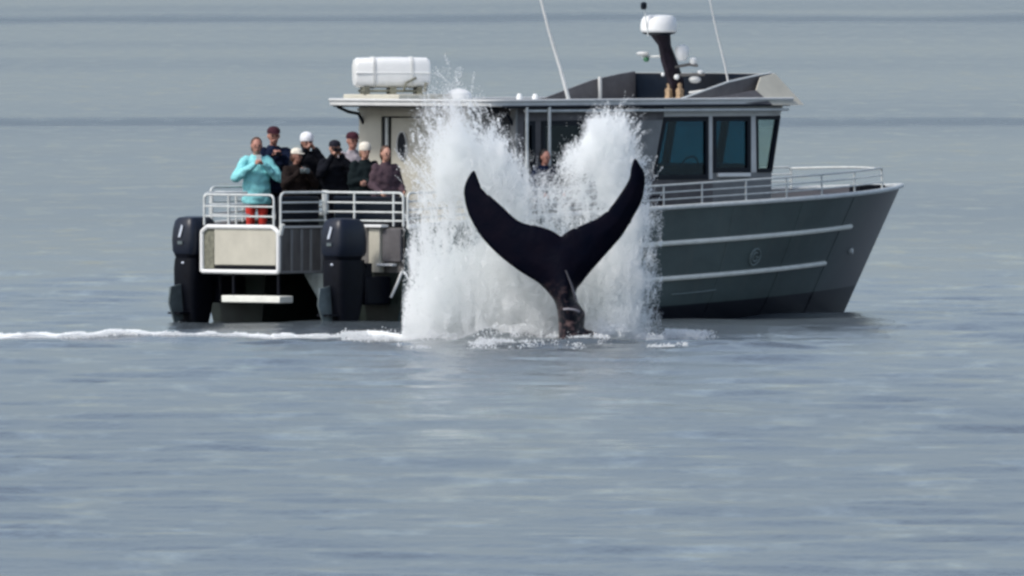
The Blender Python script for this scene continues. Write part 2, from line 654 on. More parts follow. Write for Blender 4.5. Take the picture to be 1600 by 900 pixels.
def build_hull():
    mb = MB()
    tn = MB()
    NU, NV = 60, 14
    for s in (1, -1):
        rows = []
        for iu in range(NU + 1):
            u = iu / NU
            row = []
            for iv in range(NV + 1):
                v = iv / NV
                z = -0.55 + v * (zg(u * LEN) + 0.55)
                a = u * a_end(z)
                row.append((a, s * hb(a, z), z))
            rows.append(row)
        vs = [p for r_ in rows for p in r_]
        fs = [(i * (NV + 1) + j, (i + 1) * (NV + 1) + j, (i + 1) * (NV + 1) + j + 1, i * (NV + 1) + j + 1) for i in
              range(NU) for j in range(NV)]
        mb.add(vs, fs)
        # inner side of the demihull, with its sloping lower edge, and its transom
        tn.add([(0, s * 1.02, -0.55), (0, s * 0.86, 0.80), (9.5, s * 0.5, 0.80), (9.5, s * 0.5, -0.55)], [(0, 1, 2, 3)])
        tn.add([(0.002, s * 1.02, -0.55), (0.002, s * 0.86, 0.80), (0.002, s * 2.19, 0.80), (0.002, s * 2.13, 0.25),
                (0.002, s * 1.86, -0.55)], [(0, 1, 2, 3, 4)])
        # bulwark inner face
        n = 40
        top = [(u * LEN / n * 0.985, s * max(hb(u * LEN / n * 0.985, zg(u * LEN / n)) - 0.05, 0), zg(u * LEN / n)) for u in
               range(n + 1)]
        bot = [(p[0], s * max(hb(p[0], p[2] - 0.17) - 0.05, 0.0), p[2] - 0.17) for p in top]
        top = [(p[0], s * max(abs(p[1]), 0.0), p[2]) for p in top]
        mb.add(top + bot, [(i, i + 1, n + 2 + i, n + 1 + i) for i in range(n)])
    # wet-deck closing the tunnel
    tn.add([(0.0, -0.9, 0.78), (0.0, 0.9, 0.78), (9.5, 0.9, 0.70), (9.5, -0.9, 0.70)], [(0, 1, 2, 3)])
    tn.add([(7.5, -0.9, 0.78), (7.5, 0.9, 0.78), (7.5, 0.9, -0.55), (7.5, -0.9, -0.55)], [(0, 1, 2, 3)])
    o = mb.build('hull', 'hull', boat)
    tn.build('tunnel', 'bottom', o)
    return o


build_hull()

# gunwale rail
for s in (1, -1):
    n = 60
    pts = []
    for i in range(n + 1):
        a = i / n * (LEN + 0.02)
        z = zg(a)
        pts.append((a, s * (hb(min(a, a_end(z)), z) + 0.012), z + 0.01))
    MB().tube(pts, 0.038, 8).build('gunwale', 'rail', boat)


def strake(z0, z1, a0, a1, r=0.032, m_='strake'):
    pts = []
    for i in range(50):
        t = i / 49
        a = a0 + (a1 - a0) * t
        z = z0 + (z1 - z0) * t ** 1.2
        pts.append((a, (hb(a, z) + 0.012), z))
    MB().tube(pts, r, 8).build('strake', m_, boat)
    MB().tube([(p[0], -p[1], p[2]) for p in pts], r, 8).build('strake', m_, boat)


strake(1.02, 1.42, 0.2, 10.85, 0.040)
strake(0.46, 0.84, 0.2, 10.35, 0.040)
strake(0.40, 0.46, 6.0, 7.1, 0.009, 'emblem')

for a in (3.1, 5.3, 7.0, 8.7, 10.3):                     # weld seams between hull plates
    MB().tube([(a + 0.12 * z, hb(a + 0.12 * z, z) + 0.002, z) for z in [0.05 + (zg(a) - 0.1) * i / 14 for i in range(15)]], 0.007, 6).build('plate_seam', 'hull', boat)
# round emblem on the bow plating and the stem eye
ca = 7.95
cz = 0.97
cb = hb(ca, cz)
ta = Vector((1, (hb(ca + .2, cz) - hb(ca - .2, cz)) / .4, 0)).normalized()
nb_ = Vector((-ta.y, ta.x, 0))
if nb_.y < 0: nb_ = -nb_
up = Vector((0, (hb(ca, cz + .1) - hb(ca, cz - .1)) / .2, 1)).normalized()
cc = Vector((ca, cb, cz)) + nb_ * 0.012
mb = MB()
mb.tube(arc(cc, 0.135, 0, 2 * math.pi, 28, ta, up), 0.014, 6)
mb.tube(arc(cc, 0.075, R(50), R(320), 14, ta, up), 0.013, 6)
mb.tube([tuple(cc + ta * 0.07 - up * 0.05), tuple(cc + ta * 0.07), tuple(cc + ta * 0.015)], 0.012, 6)
mb.build('round_emblem', 'emblem', boat)
mb = MB()
a_ = 11.35; z_ = 1.02
b_ = hb(a_, z_)
mb.lathe([(0.05, -0.02), (0.05, 0.03), (0.025, 0.04)], (a_, b_ + 0.01, z_), 14, (0.6, 0.8, 0))
mb.build('bow_eye', 'rail', boat)

# decks
mb = MB()


def deck_strip(a0, a1, zf, inset=0.06, n=30):
    vs, fs = [], []
    for i in range(n + 1):
        a = a0 + (a1 - a0) * i / n
        z = zf(a)
        b = max(hb(a, z) - inset, 0.001)
        vs += [(a, -b, z), (a, b, z)]
    for i in range(n):
        fs.append((2 * i, 2 * i + 1, 2 * i + 3, 2 * i + 2))
    mb.add(vs, fs)


deck_strip(0.02, 5.0, lambda a: 1.15)
deck_strip(5.0, 12.9, lambda a: zg(a) - 0.16)
mb.add([(5.0, -2.2, 1.15), (5.0, 2.2, 1.15), (5.0, 2.2, zg(5) - .16), (5.0, -2.2, zg(5) - .16)], [(0, 1, 2, 3)])
mb.build('deck', 'deckgrey', boat)

# --- stern: bulkhead, and a gated landing pod between the engines
mb = MB()
mb.box(0.01, 0.07, -2.2, 2.2, 0.77, 1.50)
mb.build('transom_bulkhead', 'recess', boat)
PA, PB0, PB1 = -1.00, -1.27, 0.43
pod = MB().box(PA + 0.04, 0.005, PB0 + 0.02, PB1 - 0.01, 0.80, 1.15).build('landing_pod', 'recess', boat, 0.01)
MB().box(PA + 0.04, 0.005, PB1 - 0.035, PB1, 0.80, 1.48).build('pod_side', 'recess', pod, 0.006)  # dark grey puts the shade of this side into the colour
MB().box(PA + 0.04, 0.005, PB0, PB0 + 0.035, 0.80, 1.48).build('pod_side', 'recess', pod, 0.006)
for a in (-0.96, -0.72, -0.50, -0.30, -0.06):
    MB().box(a - 0.02, a + 0.02, PB1, PB1 + 0.028, 0.82, 1.47).build('pod_rib', 'grey_paint', pod, 0.004)
MB().box(PA + 0.04, 0.005, PB1, PB1 + 0.04, 0.78, 0.82).build('pod_sill', 'grey_paint', pod, 0.005)
MB().box(PA + 0.04, 0.03, PB1 - 0.03, PB1 + 0.03, 1.485, 1.52).build('pod_cap', 'pale_grey', pod, 0.005)
gate = MB()
ln = [(PA, PB0, 0.80), (PA, PB0, 1.42), (PA, PB0 + .12, 1.50), (PA, PB1 - .12, 1.50), (PA, PB1, 1.42), (PA, PB1, 0.80)]
gate.tube(rounded(ln + [(PA, PB0, 0.80), (PA, PB0, 0.95)], 0.03, 3), 0.036, 8)
g = gate.build('stern_gate', 'white', boat)
MB().box(PA + 0.0, PA + 0.035, PB0 + .27, PB1 - .06, 0.90, 1.485).build('gate_panel', 'beige_paint', g, 0.012)
MB().box(PA + 0.015, PA + 0.037, PB0 + .03, PB0 + .25, 0.84, 1.485).build('gate_side_panel', 'cradle', g, 0.01)
MB().box(PA - 0.005, PA + 0.02, PB0 + .29, PB1 - .08, 0.845, 0.885).build('gate_gap', 'black', g)
MB().tube([(PA + .02, PB1 + .03, 1.38), (PA + .02, PB1 + 0.08, 1.55)], 0.035).build('gate_hinge_post', 'rail', boat)
# starboard corner
MB().box(-0.10, 0.008, 1.52, 1.76, 0.80, 1.49).build('corner_post', 'beige_paint', boat, 0.012)
MB().box(-0.16, 0.008, 1.36, 1.86, 1.50, 1.545).build('corner_shelf', 'white', boat, 0.01)
MB().box(-0.12, 0.0, 1.70, 2.05, 0.90, 0.94).build('corner_step', 'white', boat, 0.01)
MB().box(-0.06, 0.0, 1.78, 2.18, 0.97, 1.48).build('corner_locker', 'coaming', boat, 0.01)
MB().tube([(-0.10, 2.02, 0.42), (-0.10, 2.15, 0.62), (-0.06, 2.22, 0.82)], 0.022).build('boarding_handle', 'white', boat)
# swim step under the tunnel
MB().box(-1.10, -0.80, -0.74, 0.56, 0.32, 0.43).build('swim_step', 'strake', boat, 0.015)
for b in (-0.60, 0.40):
    MB().box(-0.98, -0.94, b - 0.02, b + 0.02, 0.42, 0.80).build('step_bracket', 'black', boat)
MB().extrude([(-0.30, 0.28, 0.78), (-0.30, 0.78, 0.78), (-0.30, 1.30, -0.05), (-0.30, 0.95, -0.05)], (0.04, 0, 0)).build('pod_strut', 'leggrey', boat)
# engine brackets
for b in (-1.62, 1.62):
    mb = MB()
    mb.box(-0.55, 0.0, b - 0.30, b + 0.30, 0.30, 0.74)
    mb.build('engine_bracket', 'black', boat, 0.03)


# --- outboards
def outboard(b):
    m = empty('outboard_motor', (-0.86, -b, 0))
    m.parent = boat

    def ring(z, la, lf, w, n=28, p=4.2, xo=0.0):
        out = []
        for j in range(n):
            t = 2 * math.pi * j / n
            cx, cy = math.cos(t), math.sin(t)
            x = math.copysign(abs(cx) ** (2 / p), cx) * (lf if cx > 0 else la)
            y = math.copysign(abs(cy) ** (2 / p), cy) * w
            out.append((x + xo, y, z))
        return out
    cz = [ring(1.06, .26, .36, .22), ring(1.12, .28, .38, .25), ring(1.30, .28, .38, .265), ring(1.46, .27, .36, .25),
          ring(1.58, .245, .33, .225), ring(1.635, .20, .27, .18), ring(1.655, .10, .14, .09)]
    MB().loft(cz).build('cowling', 'cowl', m)
    cz = [ring(1.00, .25, .31, .19), ring(1.07, .27, .33, .215)]
    MB().loft(cz).build('cowling_seal', 'black', m)
    cz = [ring(-0.10, .16, .22, .16), ring(0.15, .20, .28, .19), ring(0.35, .23, .32, .21), ring(0.6, .26, .35, .23), ring(0.85, .26, .36, .235),
          ring(1.0, .25, .36, .22)]
    MB().loft(cz).build('midsection', 'black', m)
    mb = MB()
    mb.box(-0.42, 0.22, -0.13, 0.13, 0.13, 0.16)
    mb.loft([ring(-0.75, .05, .12, .02, p=2), ring(-0.45, .14, .18, .05, p=2), ring(-0.3, .24, .24, .07, p=2),
             ring(-0.1, .14, .17, .05, p=2), ring(0.12, .16, .16, .09, p=2)])
    mb.build('lower_unit', 'black', m, 0.0)
    mb = MB()
    mb.extrude([(-0.50, -0.018, 0.56), (-0.27, -0.018, 0.60), (-0.22, -0.018, 0.05), (-0.40, -0.018, -0.02),
                (-0.53, -0.018, 0.30)], (0, 0.036, 0))
    mb.build('stern_plate', 'leggrey', m, 0.008)
    mb = MB()
    mb.box(0.30, 0.52, -0.15, 0.15, 0.35, 0.95)
    mb.tube([(0.36, -0.2, 0.92), (0.36, 0.2, 0.92)], 0.035)
    mb.build('clamp_bracket', 'black', m, 0.015)
    mb = MB()
    for k in range(3):
        a0 = k * 2 * math.pi / 3
        ax, az = math.cos(a0), math.sin(a0)
        px, pz = -az, ax
        pts = []
        for (rr, w) in ((0.04, .03), (0.12, .08), (0.19, .07), (0.21, 0.01)):
            pts.append((-0.32 + w * .4, ax * rr + px * w, -0.3 + az * rr + pz * w))
        for (rr, w) in ((0.21, .01), (0.19, .07), (0.12, .08), (0.04, .03)):
            pts.append((-0.32 - w * .4, ax * rr - px * w, -0.3 + az * rr - pz * w))
        mb.extrude(pts, (0.008, 0, 0))
    mb.lathe([(0.05, -0.06), (0.055, 0.06)], (-0.31, 0, -0.3), 10, (1, 0, 0))
    mb.build('propeller', 'leggrey', m)
    # slanted silver flash on the back of the cowl and small badges
    mb = MB()
    mb.extrude([(-0.292, -0.03, 1.33), (-0.292, 0.02, 1.33), (-0.282, 0.07, 1.50), (-0.278, 0.03, 1.53)], (-0.006, 0, 0))
    mb.build('cowling_flash', 'silver', m)
    mb = MB()
    mb.box(-0.300, -0.290, -0.035, 0.065, 1.22, 1.27)
    mb.build('cowling_badge', 'leggrey', m)
    mb = MB()
    mb.ell((-0.262, 0.04, 0.93), (0.015, 0.03, 0.02))
    mb.build('tell_tale', 'silver', m)
    return m


outboard(-1.62)
outboard(1.70)


# --- stern and side rails
def rail_section(top, base, heights, posts, r=0.020, mat_='rail', close_start=True, close_end=True):
    """top: list of (a,b,z) of the top bar; base: same count, foot points; heights: fractions of the mid bars"""
    pts = [Vector(p) for p in top]
    feet = [Vector(p) for p in base]
    path = []
    if close_start: path.append(tuple(feet[0]))
    path += [tuple(p) for p in pts]
    if close_end: path.append(tuple(feet[-1]))
    o = MB().tube(rounded(path, 0.10, 5), r, 8).build('railing', mat_, boat)
    for h in heights:
        MB().tube([tuple(f + (t - f) * h) for f, t in zip(feet, pts)], r * 0.8, 6).build('rail_bar', mat_, o)

    def at(s):
        L = [(pts[i + 1] - pts[i]).length for i in range(len(pts) - 1)]
        d = s * sum(L)
        for i, x in enumerate(L):
            if d <= x or i == len(L) - 1:
                t = d / x
                return feet[i].lerp(feet[i + 1], t), pts[i].lerp(pts[i + 1], t)
            d -= x
    for s in posts:
        f, t = at(s)
        MB().tube([tuple(f), tuple(t)], r * 0.95, 8).build('rail_post', mat_, o)
    return o


def rs(pts, zt, zb, *k, **kw):
    return rail_section([(a, b, zt) for a, b in pts], [(a, b, zb) for a, b in pts], *k, **kw)


rs([(PA, PB0 + .05), (PA, PB1 - .10)], 2.00, 1.52, (0.3, 0.62), (0.35,), 0.018)
rs([(PA + .05, PB1), (0.03, PB1), (0.03, 2.16)], 2.04, 1.52, (0.16, 0.42, 0.70), (0.36, 0.60, 0.92), 0.019)
rs([(PA + .05, PB0), (0.03, PB0), (0.03, -2.1)], 2.02, 1.52, (0.3, 0.62), (0.3, 0.7), 0.020)
MB().box(0.00, 0.06, PB1 - .05, PB1 + .05, 1.70, 2.07).build('rail_bracket', 'rail', boat, 0.008)
# long dark benches, added to fill the gaps behind the aft rails
bench = MB().box(0.14, 0.50, 0.50, 2.08, 1.151, 1.60).build('aft_bench', 'dark', boat, 0.02)
MB().box(0.15, 0.50, 0.50, 2.08, 1.605, 1.72).build('bench_cushion', 'frame', bench, 0.03)
MB().box(0.12, 0.20, 0.50, 2.08, 1.73, 1.98).build('bench_back', 'frame', bench, 0.03)
bench = MB().box(-0.92, -0.04, PB1 - 0.36, PB1 - 0.06, 1.151, 1.60).build('pod_bench', 'dark', boat, 0.02)
MB().box(-0.92, -0.04, PB1 - 0.12, PB1 - 0.05, 1.62, 1.98).build('bench_back', 'frame', bench, 0.03)


def gun(a, s, dz=0.0, inset=0.07):
    return (a, s * (hb(a, zg(a)) - inset), zg(a) + dz)


aa = [0.08, 1.0, 2.0, 3.0, 4.0, 4.9]
rail_section([(a, 2.20, 2.04 + 0.01 * a) for a in aa], [gun(a, 1) for a in aa], (0.25, 0.5, 0.75), (0.2, 0.4, 0.6, 0.8))
aa = [0.10, 1.0, 2.0, 3.0]
rail_section([(a, -2.20, 2.10) for a in aa], [gun(a, -1) for a in aa], (0.3, 0.6), (0.25, 0.5, 0.75))
for s in (1, -1):
    aa = [5.0, 5.8, 6.6, 7.4, 8.2, 9.0, 9.8, 10.6, 11.3, 11.9]
    rail_section([gun(a, s, 0.36) for a in aa], [gun(a, s, 0.02) for a in aa], (0.34, 0.67),
                 (0.10, 0.22, 0.36, 0.5, 0.64, 0.80), 0.016)
# pulpit joining the two bow rails
MB().tube(rounded([gun(11.9, 1, 0.34), (12.25, 0.25, 2.34), (12.25, -0.25, 2.34), gun(11.9, -1, 0.34)], 0.15), 0.016,
          8).build('pulpit_bar', 'rail', boat)
MB().box(12.3, 12.9, -0.12, 0.12, 1.86, 2.06).build('anchor_roller', 'black', boat, 0.02)

# --- cabin shell
WB = 1.75
cabin = empty('cabin')
cabin.parent = boat
A0, A1 = 2.97, 8.62


def wall_sides(polys, m, name='wall', b0=WB - 0.05, b1=WB):
    for s in (1, -1):
        for poly in polys:
            MB().side(poly, s * b0, s * b1).build(name, m, cabin, 0.004)


# windows (a, z) outlines on the sides
W_A = [(3.10, 2.05), (3.10, 3.14), (3.34, 3.14), (3.34, 2.05)]
W_B = [(3.48, 2.05), (3.48, 3.14), (4.55, 3.14), (4.55, 2.05)]
W_1 = [(5.95, 2.20), (6.22, 3.19), (7.21, 3.19), (7.21, 2.20)]
W_2 = [(7.31, 2.30), (7.31, 3.19), (8.16, 3.19), (8.16, 2.30)]
W_3 = [(8.30, 2.30), (8.28, 3.19), (8.83, 3.19), (8.64, 2.30)]
ZB, ZT = 1.15, 3.36
wall_sides([[(A0, ZB), (A0, 2.05), (5.95, 2.05), (5.95, ZB)],
            [(A0, 3.14), (A0, ZT), (6.22, ZT), (6.22, 3.19), (6.20, 3.14)],
            [(A0, 2.05), (A0, 3.14), (3.10, 3.14), (3.10, 2.05)],
            [(3.34, 2.05), (3.34, 3.14), (3.48, 3.14), (3.48, 2.05)]], 'coaming')
wall_sides([[(4.55, 2.05), (4.55, 3.14), (6.20, 3.14), (5.95, 2.20), (5.95, 2.05)]], 'grey_paint')
wall_sides([[(6.22, 3.19), (6.22, ZT), (8.90, ZT), (8.83, 3.19)]], 'pale_grey')
wall_sides([[(5.95, ZB), (5.95, 2.20), (7.31, 2.20), (7.31, ZB)]], 'coaming')
wall_sides([[(7.31, ZB), (7.31, 2.30), (8.64, 2.30), (8.60, ZB)]], 'grey_paint')
wall_sides([[(7.21, 2.20), (7.21, 3.19), (7.31, 3.19), (7.31, 2.20)],
            [(8.16, 2.30), (8.16, 3.19), (8.28, 3.19), (8.30, 2.30)]], 'pale_grey')
for poly, g in ((W_A, 'dark_glass'), (W_B, 'dark_glass'), (W_1, 'teal_glass'), (W_2, 'teal_glass'), (W_3, 'pale_glass')):
    for s in (1, -1):
        mb = MB()
        inner = mb.frame_side(poly, 0.075 if poly is not W_3 else 0.06, s * (WB - 0.055), s * (WB + 0.012))
        w = mb.build('window', 'frame', cabin)
        MB().side(inner, s * (WB - 0.03), s * (WB - 0.022)).build('pane', g, w)
# sliding-window sash bars and sill
for s in (1, -1):
    MB().box(7.40, 8.12, s * WB, s * (WB + 0.05), 2.235, 2.295).build('window_sill', 'white', cabin, 0.006)
    MB().box(5.55, 6.2, s * (WB + 0.002), s * (WB + 0.012), 1.4, 1.95).build('side_hatch', 'mastbrown', cabin, 0.006)

# aft bulkhead with door
mb = MB()
mb.box(A0 - 0.05, A0 - 0.002, -WB, -1.25, ZB, ZT)
mb.build('wall', 'beige_paint', cabin, 0.006)
mb = MB()
mb.box(A0 - 0.05, A0 - 0.002, -0.38, 0.72, ZB, ZT)
mb.box(A0 - 0.05, A0 - 0.002, -1.25, -0.38, 3.20, ZT)
mb.build('wall', 'beige_paint', cabin, 0.006)
mb = MB()
mb.box(A0 - 0.05, A0 - 0.002, 1.62, WB, ZB, ZT)
mb.box(A0 - 0.05, A0 - 0.002, 0.72, 1.62, ZB, 2.2)
mb.build('wall', 'grey_paint', cabin, 0.006)
mb = MB()
mb.box(A0 - 0.03, A0 - 0.01, 0.72, 1.62, 2.2, ZT)
mb.build('aft_window', 'frame', cabin)
MB().box(A0 - 0.02, A0 + 0.01, -1.25, -1.10, ZB, 3.20).build('door_jamb', 'frame', cabin)
MB().tube([(A0 - 0.07, -1.10, 1.3), (A0 - 0.07, -1.10, 3.18)], 0.028).build('door_post', 'rail', cabin)
door = MB().box(A0 - 0.04, A0 - 0.004, -1.04, -0.40, ZB, 3.18).build('door', 'beige_paint', cabin, 0.01)
mb = MB()
mb.lathe([(0.10, 0), (0.10, 0.012)], (A0 - 0.055, -0.78, 2.72), 24, (1, 0, 0))
for i, v in enumerate(mb.v):
    x, y, z = v
    mb.v[i] = (x, y, 2.74 + (z - 2.72) * 2.1)
mb.build('door_window', 'frame', door)
MB().tube(arc((A0 - 0.06, -0.78, 2.74), 0.11, 0, 2 * math.pi, 24, (0, 1, 0), (0, 0, 2.0)), 0.012, 6).build('door_window_rim', 'pale_grey', door)

# front wall, windscreen
mb = MB()
mb.extrude([(A1 - 0.02, -WB + .06, ZB + .3), (A1 - 0.02, WB - .06, ZB + .3), (A1 - 0.02, WB - .06, 2.3),
            (A1 - 0.02, -WB + .06, 2.3)], (-0.05, 0, 0))
mb.build('front_wall', 'grey_paint', cabin)
for b0, b1 in ((-WB, -0.6), (-0.58, 0.58), (0.6, WB)):
    outer = [(8.62, b0, 2.3), (8.62, b1, 2.3), (8.82, b1, 3.2), (8.82, b0, 3.2)]
    k = 0.06
    inn = [(8.633, b0 + k, 2.36), (8.633, b1 - k, 2.36), (8.807, b1 - k, 3.14), (8.807, b0 + k, 3.14)]
    mb = MB()
    d = -0.05
    vs = outer + inn + [(p[0] + d, p[1], p[2]) for p in outer + inn]
    fs = []
    for i in range(4):
        j = (i + 1) % 4
        fs += [(i, j, 4 + j, 4 + i), (8 + i, 12 + i, 12 + j, 8 + j), (i, 8 + i, 8 + j, j), (4 + i, 4 + j, 12 + j, 12 + i)]
    mb.add(vs, fs)
    w = mb.build('window', 'frame', cabin)
    MB().extrude([(p[0] - 0.02, p[1], p[2]) for p in inn], (-0.008, 0, 0)).build('pane', 'pale_glass', w)
mb = MB()
mb.extrude([(8.62, -WB, 3.2), (8.62, WB, 3.2), (8.62, WB, ZT), (8.62, -WB, ZT)], (0.2, 0, 0))
mb.build('windscreen_header', 'pale_grey', cabin)
# interior
MB().box(3.05, 8.5, -1.68, 1.68, 1.30, 1.36).build('cabin_floor', 'dark', cabin)
MB().box(5.35, 5.42, -1.68, 1.68, 1.36, 3.34).build('inner_bulkhead', 'dark', cabin)
mb = MB()
mb.side([(7.75, 1.36), (7.75, 2.38), (8.15, 2.44), (8.52, 2.34), (8.52, 1.36)], -1.6, 1.6)
mb.build('console', 'dark', cabin, 0.03)
for b in (-0.85, 0.85):
    mb = MB()
    mb.side([(6.55, 1.36), (6.50, 2.52), (6.62, 2.60), (6.72, 2.50), (6.75, 1.95), (7.15, 1.92), (7.2, 1.36)], b - .3, b + .3)
    mb.build('helm_seat', 'dark', cabin, 0.06)
MB().tube(arc((7.68, 0.85, 2.36), 0.19, 0, 2 * math.pi, 20, (0, 1, 0), (0.4, 0, 1)), 0.014, 6).build('steering_wheel', 'black', cabin)
MB().side([(5.42, 1.36), (5.42, 2.42), (5.8, 2.45), (6.1, 2.30), (6.1, 1.36)], -1.5, 1.5).build('settee', 'dark', cabin, 0.05)
# awning poles beside the cabin door
for a in (A0 + 0.05, A0 + 0.55):
    MB().tube([(a, WB + 0.14, 1.2), (a, WB + 0.14, 3.36)], 0.026).build('awning_pole', 'rail', cabin)

# --- roof
RB = 1.88


def roof_outline(z, inset=0.0):
    pts = []
    b = RB - inset
    a0, a1 = 2.20 + inset, 8.98 - inset
    r = 0.35
    for c, t0 in (((a0 + r, -b + r), math.pi), ((a0 + r, b - r), math.pi / 2)):
        seg = []
        for i in range(7):
            t = t0 + (math.pi / 2) * (i / 6) * (1 if c[1] < 0 else 1)
            seg.append((c[0] + r * math.cos(t), c[1] + r * math.sin(t), z))
        if c[1] < 0:
            seg = seg[::-1]
            port = seg
        else:
            star = seg[::-1]
    return [(a1, -b, z)] + port + star + [(a1, b, z)]


roof = MB().extrude(roof_outline(3.37), (0, 0, 0.075)).build('roof', 'pale_grey', cabin, 0.012)
MB().extrude(roof_outline(3.352, 0.06), (0, 0, 0.016)).build('roof_lining', 'dark', roof)
MB().tube([(p[0], p[1], 3.46) for p in roof_outline(0)][::1], 0.024, 8).build('roof_edge_tube', 'pale_grey', roof)
mb = MB()
for s in (1, -1):
    mb.tube([(2.5, s * (RB + 0.005), 3.365), (8.9, s * (RB + 0.005), 3.365)], 0.02, 6)
mb.build('drip_rail', 'frame', roof)
mb = MB()
for s in (1, -1):
    mb.tube([(3.0, s * (RB - 0.02), 3.30), (8.9, s * (RB - 0.02), 3.29)], 0.022, 6)
mb.build('grab_rail', 'rail', roof)
# curved roof bracket on the aft port corner
for s in (-1, 1):
    MB().tube([(2.42, s * 1.72, 3.35), (2.62, s * 1.68, 3.27), (2.82, s * 1.66, 3.24), (2.90, s * 1.66, 3.14), (2.94, s * 1.66, 3.08)],
              0.026).build('roof_bracket', 'frame', roof)
# raised base for the raft
MB().box(2.42, 3.75, -1.60, -0.35, 3.447, 3.55).build('raft_plinth', 'beige_paint', roof, 0.02)

# --- coaming on the wheelhouse roof
co = empty('roof_coaming')
co.parent = boat
ZR = 3.447
FA = 8.86
for s, nm in ((-1, 'coaming_side'), (1, 'coaming_side')):
    st = 6.85 if s < 0 else 6.80
    poly = [(st, ZR), (7.9, 3.72), (8.55, 3.82), (FA, 3.855), (FA, ZR)]
    w = MB().side(poly, s * 1.50, s * 1.54).build(nm, 'coaming', co)
    MB().tube([(p[0], s * 1.52, p[1] + 0.01) for p in poly[:4]], 0.018, 6).build('coaming_trim', 'rail' if s > 0 else 'coaming', w)
mb = MB()
mb.box(FA, FA + 0.03, -1.54, 1.54, ZR, 3.85)
fw = mb.build('coaming_front', 'frame', co)
MB().box(8.0, 8.04, -1.49, -1.44, ZR, 3.80).build('coaming_stiffener', 'pale_grey', co)
# brow: sloping panel from coaming top forward and outboard to the roof edge
mb = MB()
t0 = [(FA + 0.035, -1.54, 3.86), (FA + 0.035, 1.54, 3.86)]
e0 = [(9.20, -1.90, 3.36), (9.20, 1.90, 3.36)]
mb.extrude([t0[0], t0[1], e0[1], e0[0]], (0.03, 0, 0.0))
mb.build('brow_panel', 'pale_grey', co, 0.004)
for s in (1, -1):
    mb = MB()
    mb.extrude([(FA + 0.03, s * 1.56, 3.86), (9.20, s * 1.90, 3.36), (8.48, s * 1.91, 3.36), (8.28, s * 1.74, 3.60),
                (8.52, s * 1.60, 3.80)], (0, s * 0.02, 0.0))
    mb.build('brow_corner', 'beige_paint', co, 0.004)
    mb = MB()
    mb.extrude([(8.28, s * 1.74, 3.60), (8.48, s * 1.91, 3.37), (7.0, s * 1.80, 3.45)], (0, s * 0.015, 0))
    mb.build('brow_side', 'coaming', co)

# --- mast
mast = empty('mast')
mast.parent = boat
mb = MB()
pts = [(8.30, 0.02, 3.45), (8.22, 0.02, 3.75), (8.10, 0.0, 4.05), (8.0, 0.0, 4.3), (7.9, 0.0, 4.47)]
wd = [(0.10, 0.06), (0.15, 0.07), (0.14, 0.07), (0.11, 0.06), (0.17, 0.10)]
rings = []
for p, (la, lb) in zip(pts, wd):
    rings.append([(p[0] + la * sx_, p[1] + lb * sy_, p[2]) for sx_, sy_ in
                  ((-1, -.6), (-.6, -1), (.6, -1), (1, -.6), (1, .6), (.6, 1), (-.6, 1), (-1, .6))])
mb.loft(rings)
mb.build('mast_column', 'mastbrown', mast)
MB().lathe([(0.16, 0), (0.26, 0.03), (0.26, 0.05)], (7.87, 0, 4.46), 24).build('radar_mount', 'frame', mast)
MB().lathe([(0.27, 0), (0.292, 0.03), (0.292, 0.12), (0.275, 0.20), (0.24, 0.25), (0.15, 0.27), (0.02, 0.275)], (7.87, 0, 4.51),
           28).build('radar_dome', 'white', mast)
mb = MB()
mb.tube([(7.6, 0.03, 4.45), (7.52, 0.03, 4.85)], 0.010)
mb.build('light_staff', 'rail', mast)
MB().lathe([(0.035, 0), (0.05, 0.03), (0.05, 0.10), (0.02, 0.12)], (7.50, 0.03, 4.87), 12).build('anchor_light', 'frame', mast)
# arm to port with green lamp
MB().tube([(8.05, 0, 4.13), (7.9, -0.28, 4.12), (7.85, -0.36, 4.12)], 0.02).build('cross_arm', 'rail', mast)
MB().ell((7.85, -0.34, 4.17), (0.09, 0.12, 0.035)).build('antenna_disc', 'pale_grey', mast)
MB().ell((7.87, -0.28, 4.08), (0.05, 0.05, 0.045)).build('green_lamp', 'green_lamp', mast)
# arm to starboard with small domes
mb = MB()
mb.tube([(8.15, 0.02, 3.95), (8.28, 0.28, 4.0), (8.34, 0.40, 3.98)], 0.025)
mb.tube([(8.15, 0.02, 3.82), (8.32, 0.34, 3.84), (8.44, 0.46, 3.84)], 0.025)
mb.build('cross_arm', 'recess', mast)


def dome(c, r, h):
    return MB().lathe([(r * 0.45, 0), (r * .8, h * .2), (r, h * 0.5), (r * 0.97, h * .75), (r * .7, h * .93), (r * .1, h)], c, 18)


dome((8.19, 0.20, 4.06), 0.115, 0.25).build('satellite_dome', 'white', mast)
dome((8.30, 0.34, 4.00), 0.06, 0.11).build('satellite_dome', 'white', mast)
dome((8.40, 0.40, 3.84), 0.05, 0.07).build('satellite_dome', 'white', mast)
MB().ell((8.15, 0.12, 3.80), (0.045, 0.045, 0.045)).build('flood_lamp', 'white', mast)
MB().ell((8.36, 0.32, 3.76), (0.10, 0.10, 0.06)).build('horn', 'pale_grey', mast)
MB().ell((7.98, -0.02, 3.84), (0.03, 0.03, 0.03)).build('flood_lamp', 'white', mast)
for a, b in ((8.12, -0.02), (8.18, 0.16)):
    mb = MB()
    mb.loft([[(a + x * w, b + y * w, z) for x, y in ((-1, -1), (1, -1), (1, 1), (-1, 1))] for z, w in
             ((3.45, .06), (3.50, .045), (3.60, .05), (3.63, .025), (3.69, .03), (3.71, .01))])
    mb.build('mast_foot', 'tan', mast, 0.01)
MB().tube([(8.3, 0.25, 3.55), (8.55, 0.7, 3.62), (8.6, 0.75, 3.60)], 0.02).build('cable_run', 'pale_grey', mast)

